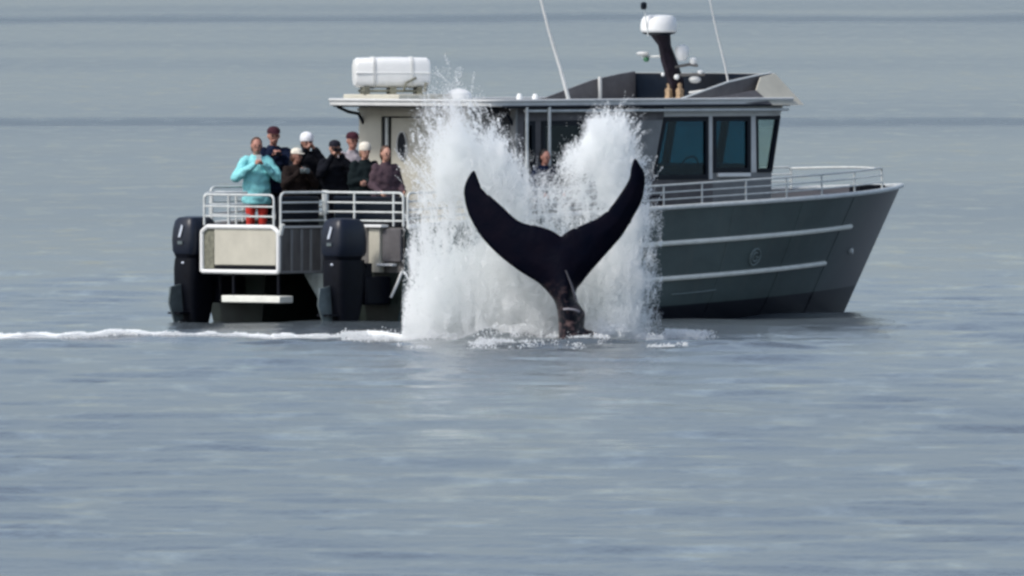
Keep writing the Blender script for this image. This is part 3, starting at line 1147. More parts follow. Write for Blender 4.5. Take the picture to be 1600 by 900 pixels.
# whip antennas and roof odds and ends
MB().tube([(6.70, -0.85, 3.45), (6.60, -0.92, 3.9), (6.44, -1.02, 4.5), (6.32, -1.1, 5.05), (6.2, -1.2, 5.7), (6.1, -1.3, 6.5)], 0.032, 8,
          0.014).build('whip_antenna', 'pale_grey', boat)
MB().tube([(8.15, 1.30, 3.60), (8.08, 1.26, 4.0), (7.96, 1.2, 4.5), (7.85, 1.1, 5.2), (7.8, 1.05, 6.0)], 0.018, 8,
          0.008).build('whip_antenna', 'pale_grey', boat)
MB().lathe([(0.20, 0), (0.21, .05), (0.19, .12), (0.12, .17), (0.02, .19)], (3.8, -0.4, 3.447), 22).build('roof_dome', 'white', boat)
for a, b in ((5.35, -0.6), (5.0, 0.1)):
    MB().lathe([(0.05, 0), (0.05, .06), (0.03, .10)], (a, b, 3.447), 12).build('roof_lamp', 'white', boat)

# --- life raft canister (its own thing, strapped in its cradle on the roof)
M_BOAT = Matrix.Translation((BOAT_X, 0, 0)) @ Matrix.Rotation(PSI, 4, 'Z')


def bw(a, b, z):
    return M_BOAT @ Vector((a, -b, z))


raft = empty('life_raft_canister', bw(2.92, -1.02, 3.55), PSI - R(38))
tag(raft, 'white oblong life raft canister lying in its cradle on the aft cabin roof', 'life raft')


def rr_ring(x, hy, hz, n=28, p=4.5, zc=0.34):
    o = []
    for j in range(n):
        t = 2 * math.pi * j / n
        c, s = math.cos(t), math.sin(t)
        o.append((x, math.copysign(abs(c) ** (2 / p), c) * hy, zc + math.copysign(abs(s) ** (2 / p), s) * hz))
    return o


mb = MB(False)
mb.loft([rr_ring(-.60, .20, .14), rr_ring(-.585, .25, .20), rr_ring(-.54, .27, .235), rr_ring(-.1, .28, .245), rr_ring(.1, .28, .245),
         rr_ring(.54, .27, .235), rr_ring(.585, .25, .20), rr_ring(.60, .20, .14)])
mb.build('shell', 'white', raft)
for x in (-0.3, 0.3):
    MB(False).loft([rr_ring(x - .02, .288, .252), rr_ring(x + .02, .288, .252)]).build('strap', 'pale_grey', raft)
MB(False).box(-.59, .59, -.286, .286, .325, .345).build('seam', 'white', raft, 0.004)
mb = MB(False)
for x in (-0.42, 0.0, 0.42):
    mb.box(x - .05, x + .05, -.26, .26, 0.0, 0.12)
mb.tube([(-.5, -.24, .05), (.5, -.24, .05)], .02)
mb.tube([(-.5, .24, .05), (.5, .24, .05)], .02)
mb.tube([(.15, -.29, .03), (.2, -.30, .18), (.36, -.29, .26)], .02)
mb.tube([(.5, -.29, .03), (.52, -.30, .18)], .03)
mb.build('cradle', 'cradle', raft, 0.01)

# ------------------------------------------------------------------ people
SKIN = [mat("skin_%d" % i, c, 0.55, 0, 0.12, 12) for i, c in enumerate(((0.42, 0.20, 0.15), (0.50, 0.27, 0.20), (0.30, 0.15, 0.11)))]


def cloth(name, c, rough=0.85):
    return mat(name, c, rough, 0, 0.18, 7, 0.5, 30, spec=0.15)


def cone_pts(mb, p0, p1, r0, r1, n=12, sq=1.0, caps=True):
    p0, p1 = Vector(p0), Vector(p1)
    d = (p1 - p0).normalized()
    u = d.orthogonal().normalized()
    w = d.cross(u)
    rings = []
    seq = [(-0.9, .35), (-0.6, .75), (0, 1)] if caps else [(0, 1)]
    L = (p1 - p0).length
    prof = [(r0 * t, r0 * k) for t, k in seq] + [(L - r1 * t, r1 * k) for t, k in seq[::-1]]
    for h, r_ in prof:
        c = p0 + d * h
        rings.append([tuple(c + u * (r_ * math.cos(2 * math.pi * j / n)) + w * (r_ * math.sin(2 * math.pi * j / n))) for j in range(n)])
    mb.loft(rings)


def oval_chain(mb, secs, n=20):
    """torso-like stack: (z, x half width, y half depth, y offset)"""
    rings = []
    for z, hx, hy, yo in secs:
        rings.append([(hx * math.cos(2 * math.pi * j / n), yo + hy * math.sin(2 * math.pi * j / n), z) for j in range(n)])
    mb.loft(rings)


def bake(mb, voxel, m, name, parent, smooth_it=4, wrinkle=0.0, dec=None):
    o = mb.build(name + "_raw", m, None)
    md = o.modifiers.new("remesh", 'REMESH')
    md.mode = 'VOXEL'
    md.voxel_size = voxel
    md.use_smooth_shade = True
    sm = o.modifiers.new("smooth", 'SMOOTH')
    sm.iterations = smooth_it
    sm.factor = 0.5
    dg = bpy.context.evaluated_depsgraph_get()
    me = bpy.data.meshes.new_from_object(o.evaluated_get(dg))
    me.name = name
    old = o.data
    bpy.data.objects.remove(o)
    bpy.data.meshes.remove(old)
    if wrinkle:
        for v in me.vertices:
            q = v.co * 7.0
            k = noise.noise(Vector((q.x, q.y, q.z * 1.8)))
            k2 = noise.noise(q * 2.3 + Vector((7, 3, 1)))
            v.co += v.normal * (wrinkle * (k + 0.5 * k2))
    for p in me.polygons:
        p.use_smooth = True
    if not me.materials:
        me.materials.append(m)
    r_ = bpy.data.objects.new(name, me)
    COL.objects.link(r_)
    r_.parent = parent
    return r_


def person(loc, face, h, label, pose, skin, jacket, trousers, hair=None, hat=None, hat_col=None, lean=0.0, hips=1.0, turn=0.0, group=None, hem=0.80):
    """face: heading in radians (0 looks along -Y). pose gives elbow and hand positions in body units."""
    root = empty('person', loc, face)
    root.rotation_euler = (lean, 0, face)
    tag(root, label, 'person', group)
    k = h / 1.75
    S = lambda x, y, z: (x * k, y * k, z * k)
    pz = {
        'raised': (((-.31, -.17, 1.12), (-.065, -.30, 1.36)), ((.31, -.17, 1.12), (.065, -.30, 1.36))),
        'wide': (((-.36, -.12, 1.11), (-.07, -.27, 1.35)), ((.36, -.12, 1.11), (.07, -.27, 1.35))),
        'eye': (((-.28, -.22, 1.22), (-.07, -.24, 1.53)), ((.28, -.22, 1.22), (.07, -.24, 1.53))),
        'rail': (((-.27, -.02, 1.10), (-.22, -.27, 0.98)), ((.27, -.02, 1.10), (.22, -.27, 0.98))),
        'down': (((-.25, .02, 1.12), (-.24, -.10, .88)), ((.25, .02, 1.12), (.24, -.10, .88))),
        'fold': (((-.26, -.05, 1.12), (.05, -.24, 1.13)), ((.26, -.05, 1.12), (-.05, -.25, 1.10))),
    }[pose]
    body = MB(False)
    jk = MB(False)
    tr = MB(False)
    # torso
    oval_chain(body, [tuple(x * k for x in s) for s in
                      ((.82, .12, .08, 0), (.90, .155, .105, 0), (1.05, .14, .095, 0), (1.2, .155, .11, 0), (1.36, .165, .11, 0), (1.43, .11, .08, 0),
                       (1.47, .06, .06, 0))])
    # neck, head with jaw, nose, ears, brow
    cone_pts(body, S(0, .005, 1.42), S(0, -.01, 1.56), .058 * k, .052 * k)
    hc = Vector(S(0, -.02, 1.645))
    q = Matrix.Rotation(turn, 3, 'Z')
    H = lambda x, y, z: tuple(hc + q @ Vector((x * k, y * k, z * k)))
    head = MB(False)
    head.ell((0, 0, .012 * k), (.078 * k, .096 * k, .100 * k), 18, 12)
    head.ell((0, -.028 * k, -.055 * k), (.055 * k, .062 * k, .065 * k), 16, 10)
    head.ell((0, -.092 * k, -.012 * k), (.013 * k, .02 * k, .024 * k), 8, 6)
    head.ell((0, -.083 * k, .022 * k), (.05 * k, .016 * k, .012 * k), 8, 6)
    head.ell((0, -.082 * k, -.062 * k), (.026 * k, .016 * k, .010 * k), 8, 6)
    for s in (-1, 1):
        head.ell((s * .076 * k, .0, -.005 * k), (.012 * k, .02 * k, .03 * k), 8, 6)
        head.ell((s * .032 * k, -.082 * k, -.022 * k), (.024 * k, .014 * k, .016 * k), 8, 6)
    body.add([tuple(hc + q @ (Vector(v) * 1.12)) for v in head.v], head.f)
    # arms, hands with five fingers
    for s, (el, wr) in zip((-1, 1), pz):
        sh = S(s * .175, 0, 1.40)
        el_, wr_ = Vector(S(*el)), Vector(S(*wr))
        cone_pts(body, sh, el_, .048 * k, .036 * k)
        cone_pts(body, el_, wr_, .038 * k, .025 * k)
        d = (wr_ - el_).normalized()
        side_ = Vector((-s, -0.2, 0)).normalized()
        side_ = (side_ - d * side_.dot(d)).normalized()
        nrm = d.cross(side_)
        pm = wr_ + d * .045 * k
        cone_pts(body, wr_ + d * .02 * k - nrm * .018 * k, pm - nrm * .024 * k + d * .03 * k, .022 * k, .019 * k, 8)
        cone_pts(body, wr_ + d * .02 * k + nrm * .018 * k, pm + nrm * .024 * k + d * .03 * k, .022 * k, .019 * k, 8)
        for fi, (off, ln) in enumerate(((-.036, .060), (-.013, .072), (.011, .068), (.033, .052))):
            b0 = pm + d * .035 * k + nrm * off * k
            b1 = b0 + d * ln * .5 * k + side_ * .006 * k
            b2 = b1 + d * ln * .25 * k + side_ * ln * .5 * k
            cone_pts(body, b0, b1, .0095 * k, .0088 * k, 8)
            cone_pts(body, b1, b2, .0088 * k, .0078 * k, 8)
        t0 = wr_ + d * .025 * k - nrm * .03 * k
        t1 = t0 + (d * .03 - nrm * .022 + side_ * .01) * k
        cone_pts(body, t0, t1, .012 * k, .010 * k, 8)
        cone_pts(body, t1, t1 + (d * .028 + side_ * .015) * k, .010 * k, .008 * k, 8)
        # sleeve
        cone_pts(jk, sh, el_, .092 * k, .074 * k)
        cone_pts(jk, el_, wr_ - d * .01 * k, .076 * k, .052 * k)
    # legs
    for s in (-1, 1):
        hp, kn, an = S(s * .09, 0, .90), S(s * .10, -.02, .48), S(s * .11, .01, .08)
        cone_pts(body, hp, kn, .075 * k, .052 * k)
        cone_pts(body, kn, an, .052 * k, .034 * k)
        cone_pts(body, S(s * .11, .03, .045), S(s * .125, -.13, .035), .042 * k, .033 * k)
        cone_pts(tr, hp, kn, .100 * k * hips, .075 * k)
        cone_pts(tr, kn, S(s * .11, .01, .11), .075 * k, .062 * k)
    b = bake(body, 0.0095, skin, 'body', root, 3)
    # jacket
    oval_chain(jk, [tuple(x * k for x in s_) for s_ in
                    ((hem, .215 * hips, .16, 0), (hem + .04, .225 * hips, .17, 0), (1.0, .215 * hips, .165, -.005), (1.2, .22 * (.5 + .5 * hips), .165, -.01), (1.34, .225 * (.6 + .4 * hips), .15, 0),
                     (1.42, .165, .11, 0.005), (1.465, .095, .085, .005), (1.50, .082, .08, .0))])
    bake(jk, 0.016, jacket, 'jacket', root, 4, 0.022 * k)
    oval_chain(tr, [tuple(x * k for x in s_) for s_ in ((.80, .14 * hips, .12, 0), (.88, .185 * hips, .135, 0), (.98, .17, .12, 0))])
    bake(tr, 0.018, trousers, 'trousers', root, 3, 0.006 * k)
    for s in (-1, 1):
        e_ = MB(False)
        e_.ell((s * .033, -.094, -.002), (.017, .008, .010), 8, 6)
        e_.v = [tuple(hc + q @ (Vector(v) * k * 1.12)) for v in e_.v]
        e_.build('eye', 'frame', root)
    e_ = MB(False)
    e_.ell((0, -.098, -.066), (.022, .006, .006), 8, 6)
    e_.v = [tuple(hc + q @ (Vector(v) * k * 1.12)) for v in e_.v]
    e_.build('mouth', 'mastbrown', root)
    # shoes
    for s in (-1, 1):
        sh_ = MB(False)
        sh_.ell(S(s * .12, -.05, .05), (.052 * k, .14 * k, .05 * k))
        sh_.build('shoe', 'black', root)
    # hair / hats
    if hair is not None:
        hm = MB(False)
        hm.ell((0, .018 * k, .03 * k), (.084 * k, .092 * k, .10 * k), 18, 12)
        hm.ell((0, .05 * k, -.03 * k), (.078 * k, .062 * k, .085 * k), 14, 10)
        for i, v in enumerate(hm.v):
            hm.v[i] = tuple(hc + q @ (Vector(v) * 1.12))
        hm.build('hair', hair, root)
    if hat in ('cap', 'beanie', 'brim'):
        hm = MB(False)
        prof = [(.088, .035), (.090, .055), (.084, .085), (.062, .112), (.03, .125), (.004, .128)]
        if hat == 'beanie':
            prof = [(.092, .015), (.096, .04), (.093, .08), (.075, .118), (.04, .14), (.004, .145)]
        hm.lathe([(r_ * k, z * k) for r_, z in prof], (0, 0, 0), 20)
        hm.v = [(x, y * 1.12, z) for x, y, z in hm.v]
        if hat == 'cap':
            hm.loft([[(x * k, y * k, (z + dz) * k) for x, y, z in ((-.07, -.07, .038), (-.055, -.13, .028), (0, -.155, .024), (.055, -.13, .028), (.07, -.07, .038),
                                                                 (0, -.05, .04))] for dz in (0, .008)])
        if hat == 'brim':
            hm.lathe([(.085 * k, .034 * k), (.15 * k, .012 * k), (.152 * k, .018 * k), (.085 * k, .045 * k)], (0, 0, 0), 24)
        hm.v = [tuple(hc + q @ (Vector(v) * 1.12)) for v in hm.v]
        hm.build('cap' if hat == 'cap' else 'hat', hat_col, root)
    hands = (root.matrix_world, pz, k)
    return root, Vector(S(*[(pz[0][1][i] + pz[1][1][i]) / 2 for i in range(3)])), k


def held(name, root, local, size, label, lean, face, color='black', cat='camera'):
    """a camera, phone or binoculars placed in the hands; a thing of its own"""
    Mx = Matrix.Translation(root.location) @ Matrix.Rotation(face, 4, 'Z') @ Matrix.Rotation(lean, 4, 'X')
    p = Mx @ Vector(local)
    e = empty(name, p, face)
    tag(e, label, cat)
    w, d, hh = size
    if name == 'binoculars':
        for s in (-1, 1):
            MB(False).lathe([(.022, .06), (.022, .02), (.032, -.03), (.034, -.07)], (s * .036, 0, 0), 14, (0, 1, 0)).build('barrel', color, e)
        MB(False).box(-.02, .02, -.02, .02, -.01, .01).build('hinge', color, e, 0.004)
    elif name == 'phone':
        MB(False).box(-w, w, -.005, .005, -hh, hh).build('phone_body', color, e, 0.004)
        MB(False).box(-w * .9, w * .9, .0052, .006, -hh * .9, hh * .9).build('screen', 'frame', e)
    else:
        MB(False).box(-w, w, -d, d, -hh, hh).build('camera_body', color, e, 0.01)
        MB(False).lathe([(.035, .0), (.035, .05), (.042, .06), (.042, .11), (.030, .112)], (0, -d, 0), 18, (0, -1, 0)).build('lens', color, e)
        MB(False).box(-.02, .02, -.02, .02, hh, hh + .02).build('viewfinder', color, e, 0.004)
    return e


AQUA = cloth("aqua_jacket", (0.26, 0.66, 0.69))
NAVY = cloth("navy_jacket", (0.006, 0.012, 0.035))
BLACKJ = cloth("black_jacket", (0.004, 0.005, 0.009))
BROWNJ = cloth("dark_brown_jacket", (0.014, 0.009, 0.008))
GREYJ = cloth("pinkish_grey_hoodie", (0.36, 0.33, 0.36))
PLUM = cloth("plum_grey_jacket", (0.075, 0.05, 0.062))
DKGREEN = cloth("dark_green_jacket", (0.006, 0.012, 0.014))
REDT = cloth("red_trousers", (0.55, 0.045, 0.035))
DKT = cloth("dark_trousers", (0.005, 0.006, 0.011))
JEAN = cloth("navy_trousers", (0.02, 0.03, 0.06))
WCAP = cloth("white_cap", (0.80, 0.81, 0.84))
CCAP = cloth("cream_cap", (0.75, 0.70, 0.60))
MCAP = cloth("maroon_cap", (0.055, 0.018, 0.028))
NCAP = cloth("dark_cap", (0.016, 0.016, 0.025))
HBROWN = mat("brown_hair", (0.075, 0.035, 0.018), 0.6, 0, 0.4, 30)
HSANDY = mat("sandy_hair", (0.22, 0.14, 0.07), 0.6, 0, 0.3, 30)
HDARK = mat("dark_hair", (0.02, 0.013, 0.012), 0.6, 0, 0.3, 30)
DK = 1.15


def put(px_sum, b):
    """spot on the aft deck"""
    return px_sum - b


def P_(a, b, z=DK):
    v = bw(a, b, z)
    return (v.x, v.y, v.z)


r1, h1, k1 = person(P_(0.76, -1.85), R(8), 1.70, 'person in a bright aqua jacket and red trousers with both hands raised', 'wide', SKIN[0],
                    AQUA, REDT, HBROWN, None, None, 0, 1.05, hem=0.70)
held('phone', r1, h1 + Vector((0, -.03, .07)), (.04, .005, .075), 'phone held up by the person in the aqua jacket', 0, R(8), 'pale_grey', 'phone')
r2, h2, k2 = person(P_(1.28, -2.0), R(10), 1.86, 'tall person in a maroon cap and navy jacket standing behind the aqua jacket', 'raised', SKIN[0],
                    NAVY, DKT, None, 'cap', MCAP, 0, 1.0)
held('camera', r2, h2 + Vector((0, -.03, .02)), (.065, .03, .04), 'dark camera in the hands of the tall person in the maroon cap', 0, R(10))
r3, h3, k3 = person(P_(1.30, -1.28), R(15), 1.76, 'person in a bright white cap and black jacket behind the shorter cream-capped person', 'eye', SKIN[2],
                    BLACKJ, DKT, HDARK, 'beanie', WCAP, 0, 1.3)
r4, h4, k4 = person(P_(0.66, -0.86), R(25), 1.54, 'short brown-haired person in a cream cap and dark brown jacket at the aft rail', 'raised', SKIN[2],
                    BROWNJ, DKT, HBROWN, 'cap', CCAP, 0, 1.3, R(20))
held('camera', r4, h4 + Vector((0, -.03, .02)), (.06, .03, .04), 'small camera held by the short person in the cream cap', 0, R(25), 'leggrey')
r5, h5, k5 = person(P_(1.20, -0.55), R(10), 1.66, 'person in a dark peaked cap and black jacket raising binoculars to the face', 'eye', SKIN[1],
                    BLACKJ, DKT, HDARK, 'cap', NCAP, 0, 1.3, R(-15))
held('binoculars', r5, h5 + Vector((0, -.02, .09)), (.05, .05, .05), 'black binoculars held to the eyes under the dark peaked cap', 0, R(10), cat='binoculars')
r6, h6, k6 = person(P_(1.95, -0.92), R(20), 1.78, 'person in a maroon cap and pinkish grey hoodie standing behind the binocular user', 'down', SKIN[0],
                    GREYJ, JEAN, None, 'cap', MCAP, 0, 1.0)
r7, h7, k7 = person(P_(1.08, 0.24), R(20), 1.62, 'person with sandy hair under a pale hat and dark green jacket beside the cabin door', 'fold', SKIN[1],
                    DKGREEN, DKT, HSANDY, 'beanie', CCAP, 0, 1.35)
r8, h8, k8 = person(P_(1.22, 0.56), R(25), 1.58, 'person in a plum grey jacket nearest the spray, half veiled by it', 'rail', SKIN[1],
                    PLUM, DKT, HBROWN, None, None, 0, 1.25)
r9, h9, k9 = person(P_(3.28, 2.02), R(35), 1.52, 'person in navy on the side deck, seen in the gap of the splash', 'rail', SKIN[0],
                    NAVY, DKT, HDARK, None, None, 0, 1.0)

# ------------------------------------------------------------------ whale flukes
WS = 104.5   # the flukes were measured at this many pixels per metre


def wp(px, py):
    return ((px - 800) / WS - WHALE.x, (532 - py) / WS)


def whale():
    out = [(741, 265), (733, 273), (726, 289), (725.6, 307), (733.7, 336), (752, 367.5), (777.7, 395), (810.7, 420.7), (840, 439),
           (858, 457), (867.5, 472), (872, 494), (873, 530), (872, 560), (935, 560), (938, 528), (931, 517), (914, 511), (913, 500),
           (914, 487), (907, 476), (899, 464), (901, 450), (907, 442), (924, 420.7), (950, 391), (972, 365.7), (990, 336), (1003, 310.7),
           (1007.5, 285), (1006.5, 268), (999.5, 255), (992, 246), (986.5, 259), (983, 277.7), (970, 299.7), (953.7, 321.7), (935, 338),
           (913, 348), (893, 356), (883, 362), (876.7, 367), (869, 362), (858, 356.5), (840, 351), (818, 346.5), (803, 338), (785, 321), (766.7, 305),
           (754, 294), (748, 281)]
    pts = [Vector(wp(*p)) for p in out]
    # Catmull-Rom densify
    n = len(pts)
    dense = []
    for i in range(n):
        p0, p1, p2, p3 = pts[i - 1], pts[i], pts[(i + 1) % n], pts[(i + 2) % n]
        m = max(1, int((p2 - p1).length / 0.025))
        for k in range(m):
            t = k / m
            dense.append(0.5 * ((2 * p1) + (-p0 + p2) * t + (2 * p0 - 5 * p1 + 4 * p2 - p3) * t * t + (-p0 + 3 * p1 - 3 * p2 + p3) * t ** 3))
    # small nicks along the worn edge
    for q_ in dense:
        if q_.y > 1.2:
            e_ = noise.noise(Vector((q_.x * 16, q_.y * 16, 3.1)))
            if e_ > 0.25:
                q_.y -= 0.022 * (e_ - 0.25) * 3
    N = len(dense)
    D = np.array([(p.x, p.y) for p in dense])
    x0, z0 = D.min(0)
    x1, z1 = D.max(0)
    gx, gz = np.meshgrid(np.arange(x0, x1, 0.028), np.arange(z0, z1, 0.028))
    G = np.stack([gx.ravel(), gz.ravel()], 1)
    G += RNG.uniform(-.004, .004, G.shape)
    # point in polygon
    inside = np.zeros(len(G), bool)
    j = N - 1
    for i in range(N):
        xi, yi = D[i]
        xj, yj = D[j]
        c = ((yi > G[:, 1]) != (yj > G[:, 1])) & (G[:, 0] < (xj - xi) * (G[:, 1] - yi) / (yj - yi + 1e-12) + xi)
        inside ^= c
        j = i
    G = G[inside]

    def dist(Q):
        best = np.full(len(Q), 9.0)
        for i in range(N):
            a, b = D[i], D[(i + 1) % N]
            ab = b - a
            t = np.clip(((Q - a) @ ab) / (ab @ ab + 1e-12), 0, 1)
            d = np.hypot(*(Q - a - t[:, None] * ab).T)
            best = np.minimum(best, d)
        return best
    dG = dist(G)
    G, dG = G[dG > 0.014], dG[dG > 0.014]
    vs = [Vector((float(x), float(y))) for x, y in np.vstack([D, G])]
    res = geometry.delaunay_2d_cdt(vs, [(i, (i + 1) % N) for i in range(N)], [], 1, 1e-6)
    V2, F = res[0], res[2]
    Q = np.array([(v.x, v.y) for v in V2])
    d = dist(Q)
    d[d < 1e-4] = 0
    # thickness: thin blades, a round tail stock in the middle that grows downwards
    cx = 0.02 + 0.10 * np.clip((1.6 - Q[:, 1]) / 1.6, 0, 1) * 0.3
    stock_c = (wp(893, 500)[0] * np.clip((1.4 - Q[:, 1]) / 1.4, 0, 1) + wp(877, 380)[0] * np.clip(Q[:, 1] / 1.4, 0, 1))
    s = np.exp(-((Q[:, 0] - stock_c) / 0.20) ** 2) * np.clip((1.45 - Q[:, 1]) / 0.75, 0, 1)
    blade = 0.085 * np.sqrt(np.clip(d / 0.22, 0, 1)) * np.clip(1.2 - np.abs(Q[:, 0]) * 0.5, 0.4, 1)
    w = 0.19
    round_ = 0.30 * np.sqrt(np.clip(1 - (1 - np.clip(d / w, 0, 1)) ** 2, 0, 1))
    th = blade * (1 - s) + np.maximum(round_, blade) * s
    # blades cup slightly and their tips bend away from the camera
    yo = 0.16 * (Q[:, 0] - stock_c) ** 2 + 0.10 * np.clip(Q[:, 1] - 1.2, 0, 9)
    nz = np.array([noise.noise(Vector((x * 3, z * 3, 0))) for x, z in Q])
    th = th * (1 + 0.08 * nz)
    edge = d <= 0
    verts, front, back = [], {}, {}
    for i, (x, z) in enumerate(Q):
        front[i] = len(verts)
        verts.append((x, yo[i] - th[i], z))
        if edge[i]:
            back[i] = front[i]
        else:
            back[i] = len(verts)
            verts.append((x, yo[i] + th[i], z))
    faces = []
    for f in F:
        faces.append([front[i] for i in f])
        faces.append([back[i] for i in reversed(f)])
    me = bpy.data.meshes.new("whale")
    me.from_pydata(verts, [], faces)
    bm = bmesh.new()
    bm.from_mesh(me)
    bmesh.ops.recalc_face_normals(bm, faces=bm.faces)
    bm.to_mesh(me)
    bm.free()
    for p in me.polygons:
        p.use_smooth = True
    m = bpy.data.materials.new("whale_skin")
    m.use_nodes = True
    nn, l = m.node_tree.nodes, m.node_tree.links
    p = nn["Principled BSDF"]
    p.inputs["Roughness"].default_value = 0.42
    p.inputs["Specular IOR Level"].default_value = 0.02
    tc = nn.new("ShaderNodeTexCoord")

    def noi(scale, stretch, det=5):
        mp = nn.new("ShaderNodeMapping")
        mp.inputs["Scale"].default_value = stretch
        l.new(tc.outputs["Object"], mp.inputs[0])
        z = nn.new("ShaderNodeTexNoise")
        z.inputs["Scale"].default_value = scale
        z.inputs["Detail"].default_value = det
        l.new(mp.outputs[0], z.inputs["Vector"])
        return z.outputs["Fac"]
    r1_ = nn.new("ShaderNodeValToRGB")
    r1_.color_ramp.elements[0].position = 0.35
    r1_.color_ramp.elements[0].color = (0.002, 0.003, 0.008, 1)
    r1_.color_ramp.elements[1].position = 0.75
    r1_.color_ramp.elements[1].color = (0.006, 0.005, 0.010, 1)
    l.new(noi(3.0, (1, 1, 1)), r1_.inputs[0])
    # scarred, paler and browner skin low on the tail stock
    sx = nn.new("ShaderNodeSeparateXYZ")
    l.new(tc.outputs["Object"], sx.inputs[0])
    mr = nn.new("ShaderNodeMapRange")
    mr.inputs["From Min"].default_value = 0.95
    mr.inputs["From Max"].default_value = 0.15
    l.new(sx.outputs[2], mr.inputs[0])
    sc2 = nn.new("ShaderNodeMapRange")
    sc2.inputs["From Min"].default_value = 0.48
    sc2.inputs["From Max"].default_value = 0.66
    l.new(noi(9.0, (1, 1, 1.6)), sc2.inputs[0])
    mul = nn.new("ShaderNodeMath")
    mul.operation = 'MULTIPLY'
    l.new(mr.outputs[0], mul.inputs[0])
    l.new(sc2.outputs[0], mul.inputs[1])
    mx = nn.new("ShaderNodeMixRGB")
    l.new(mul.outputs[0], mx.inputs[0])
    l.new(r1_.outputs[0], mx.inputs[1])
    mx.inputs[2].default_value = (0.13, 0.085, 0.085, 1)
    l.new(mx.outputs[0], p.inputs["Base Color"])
    wet = nn.new("ShaderNodeMath")
    wet.operation = 'MULTIPLY_ADD'
    l.new(mr.outputs[0], wet.inputs[0])
    wet.inputs[1].default_value = 0.16
    wet.inputs[2].default_value = 0.02
    l.new(wet.outputs[0], p.inputs["Specular IOR Level"])
    b = nn.new("ShaderNodeBump")
    b.inputs["Strength"].default_value = 0.35
    b.inputs["Distance"].default_value = 0.02
    l.new(noi(14, (1, 1, 1)), b.inputs["Height"])
    l.new(b.outputs[0], p.inputs["Normal"])
    me.materials.append(m)
    o = bpy.data.objects.new("whale", me)
    COL.objects.link(o)
    o.location = WHALE
    tag(o, 'black humpback whale tail flukes raised upright out of the sea in front of the spray', 'whale')
    # barnacle scar, and a ridge whose pale colour paints in the wet highlight
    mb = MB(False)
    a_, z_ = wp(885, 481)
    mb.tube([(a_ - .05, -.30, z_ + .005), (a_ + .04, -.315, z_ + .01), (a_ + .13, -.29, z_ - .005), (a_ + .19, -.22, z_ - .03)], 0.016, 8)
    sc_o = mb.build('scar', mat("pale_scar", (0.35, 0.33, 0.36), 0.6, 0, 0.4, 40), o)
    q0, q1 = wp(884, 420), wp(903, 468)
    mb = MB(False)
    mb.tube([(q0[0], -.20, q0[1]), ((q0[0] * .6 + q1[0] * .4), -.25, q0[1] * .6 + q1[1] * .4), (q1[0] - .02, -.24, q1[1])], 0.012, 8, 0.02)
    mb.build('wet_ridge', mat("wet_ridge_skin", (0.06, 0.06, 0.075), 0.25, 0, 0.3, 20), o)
    return o


whale()


# ------------------------------------------------------------------ spray, foam: clouds of drops
def lattice(seed, shape):
    return np.random.default_rng(seed).random(shape)


def vnoise(P, seed, n=48):
    L = lattice(seed, (n, n, n))
    i = np.floor(P).astype(int)
    f = P - i
    f = f * f * (3 - 2 * f)
    i %= n
    j = (i + 1) % n
    out = 0
    for dx in (0, 1):
        wx = f[:, 0] if dx else 1 - f[:, 0]
        ix = j[:, 0] if dx else i[:, 0]
        for dy in (0, 1):
            wy = f[:, 1] if dy else 1 - f[:, 1]
            iy = j[:, 1] if dy else i[:, 1]
            for dz in (0, 1):
                wz = f[:, 2] if dz else 1 - f[:, 2]
                iz = j[:, 2] if dz else i[:, 2]
                out = out + wx * wy * wz * L[ix, iy, iz]
    return out


def fbm(P, seed, oct_=4):
    s, a, t = 0, 1.0, 0
    for k in range(oct_):
        s = s + a * vnoise(P * (2 ** k) + 13.7 * k + 100, seed + k)
        t += a
        a *= 0.55
    return s / t


def point_cloud(name, P, rad, m, label):
    me = bpy.data.meshes.new(name)
    me.vertices.add(len(P))
    me.vertices.foreach_set("co", P.astype(np.float32).ravel())
    at = me.attributes.new("drop_radius", 'FLOAT', 'POINT')
    at.data.foreach_set("value", rad.astype(np.float32))
    me.materials.append(m)
    o = bpy.data.objects.new(name, me)
    COL.objects.link(o)
    ng = bpy.data.node_groups.new(name + "_drops", 'GeometryNodeTree')
    ng.interface.new_socket("Geometry", in_out='INPUT', socket_type='NodeSocketGeometry')
    ng.interface.new_socket("Geometry", in_out='OUTPUT', socket_type='NodeSocketGeometry')
    gi, go = ng.nodes.new('NodeGroupInput'), ng.nodes.new('NodeGroupOutput')
    na = ng.nodes.new('GeometryNodeInputNamedAttribute')
    na.data_type = 'FLOAT'
    na.inputs["Name"].default_value = "drop_radius"
    mp = ng.nodes.new('GeometryNodeMeshToPoints')
    sm = ng.nodes.new('GeometryNodeSetMaterial')
    sm.inputs["Material"].default_value = m
    ng.links.new(gi.outputs[0], mp.inputs["Mesh"])
    ng.links.new(na.outputs["Attribute"], mp.inputs["Radius"])
    ng.links.new(mp.outputs[0], sm.inputs["Geometry"])
    ng.links.new(sm.outputs[0], go.inputs[0])
    md = o.modifiers.new("drops", 'NODES')
    md.node_group = ng
    tag(o, label, None, None, 'stuff')
    return o


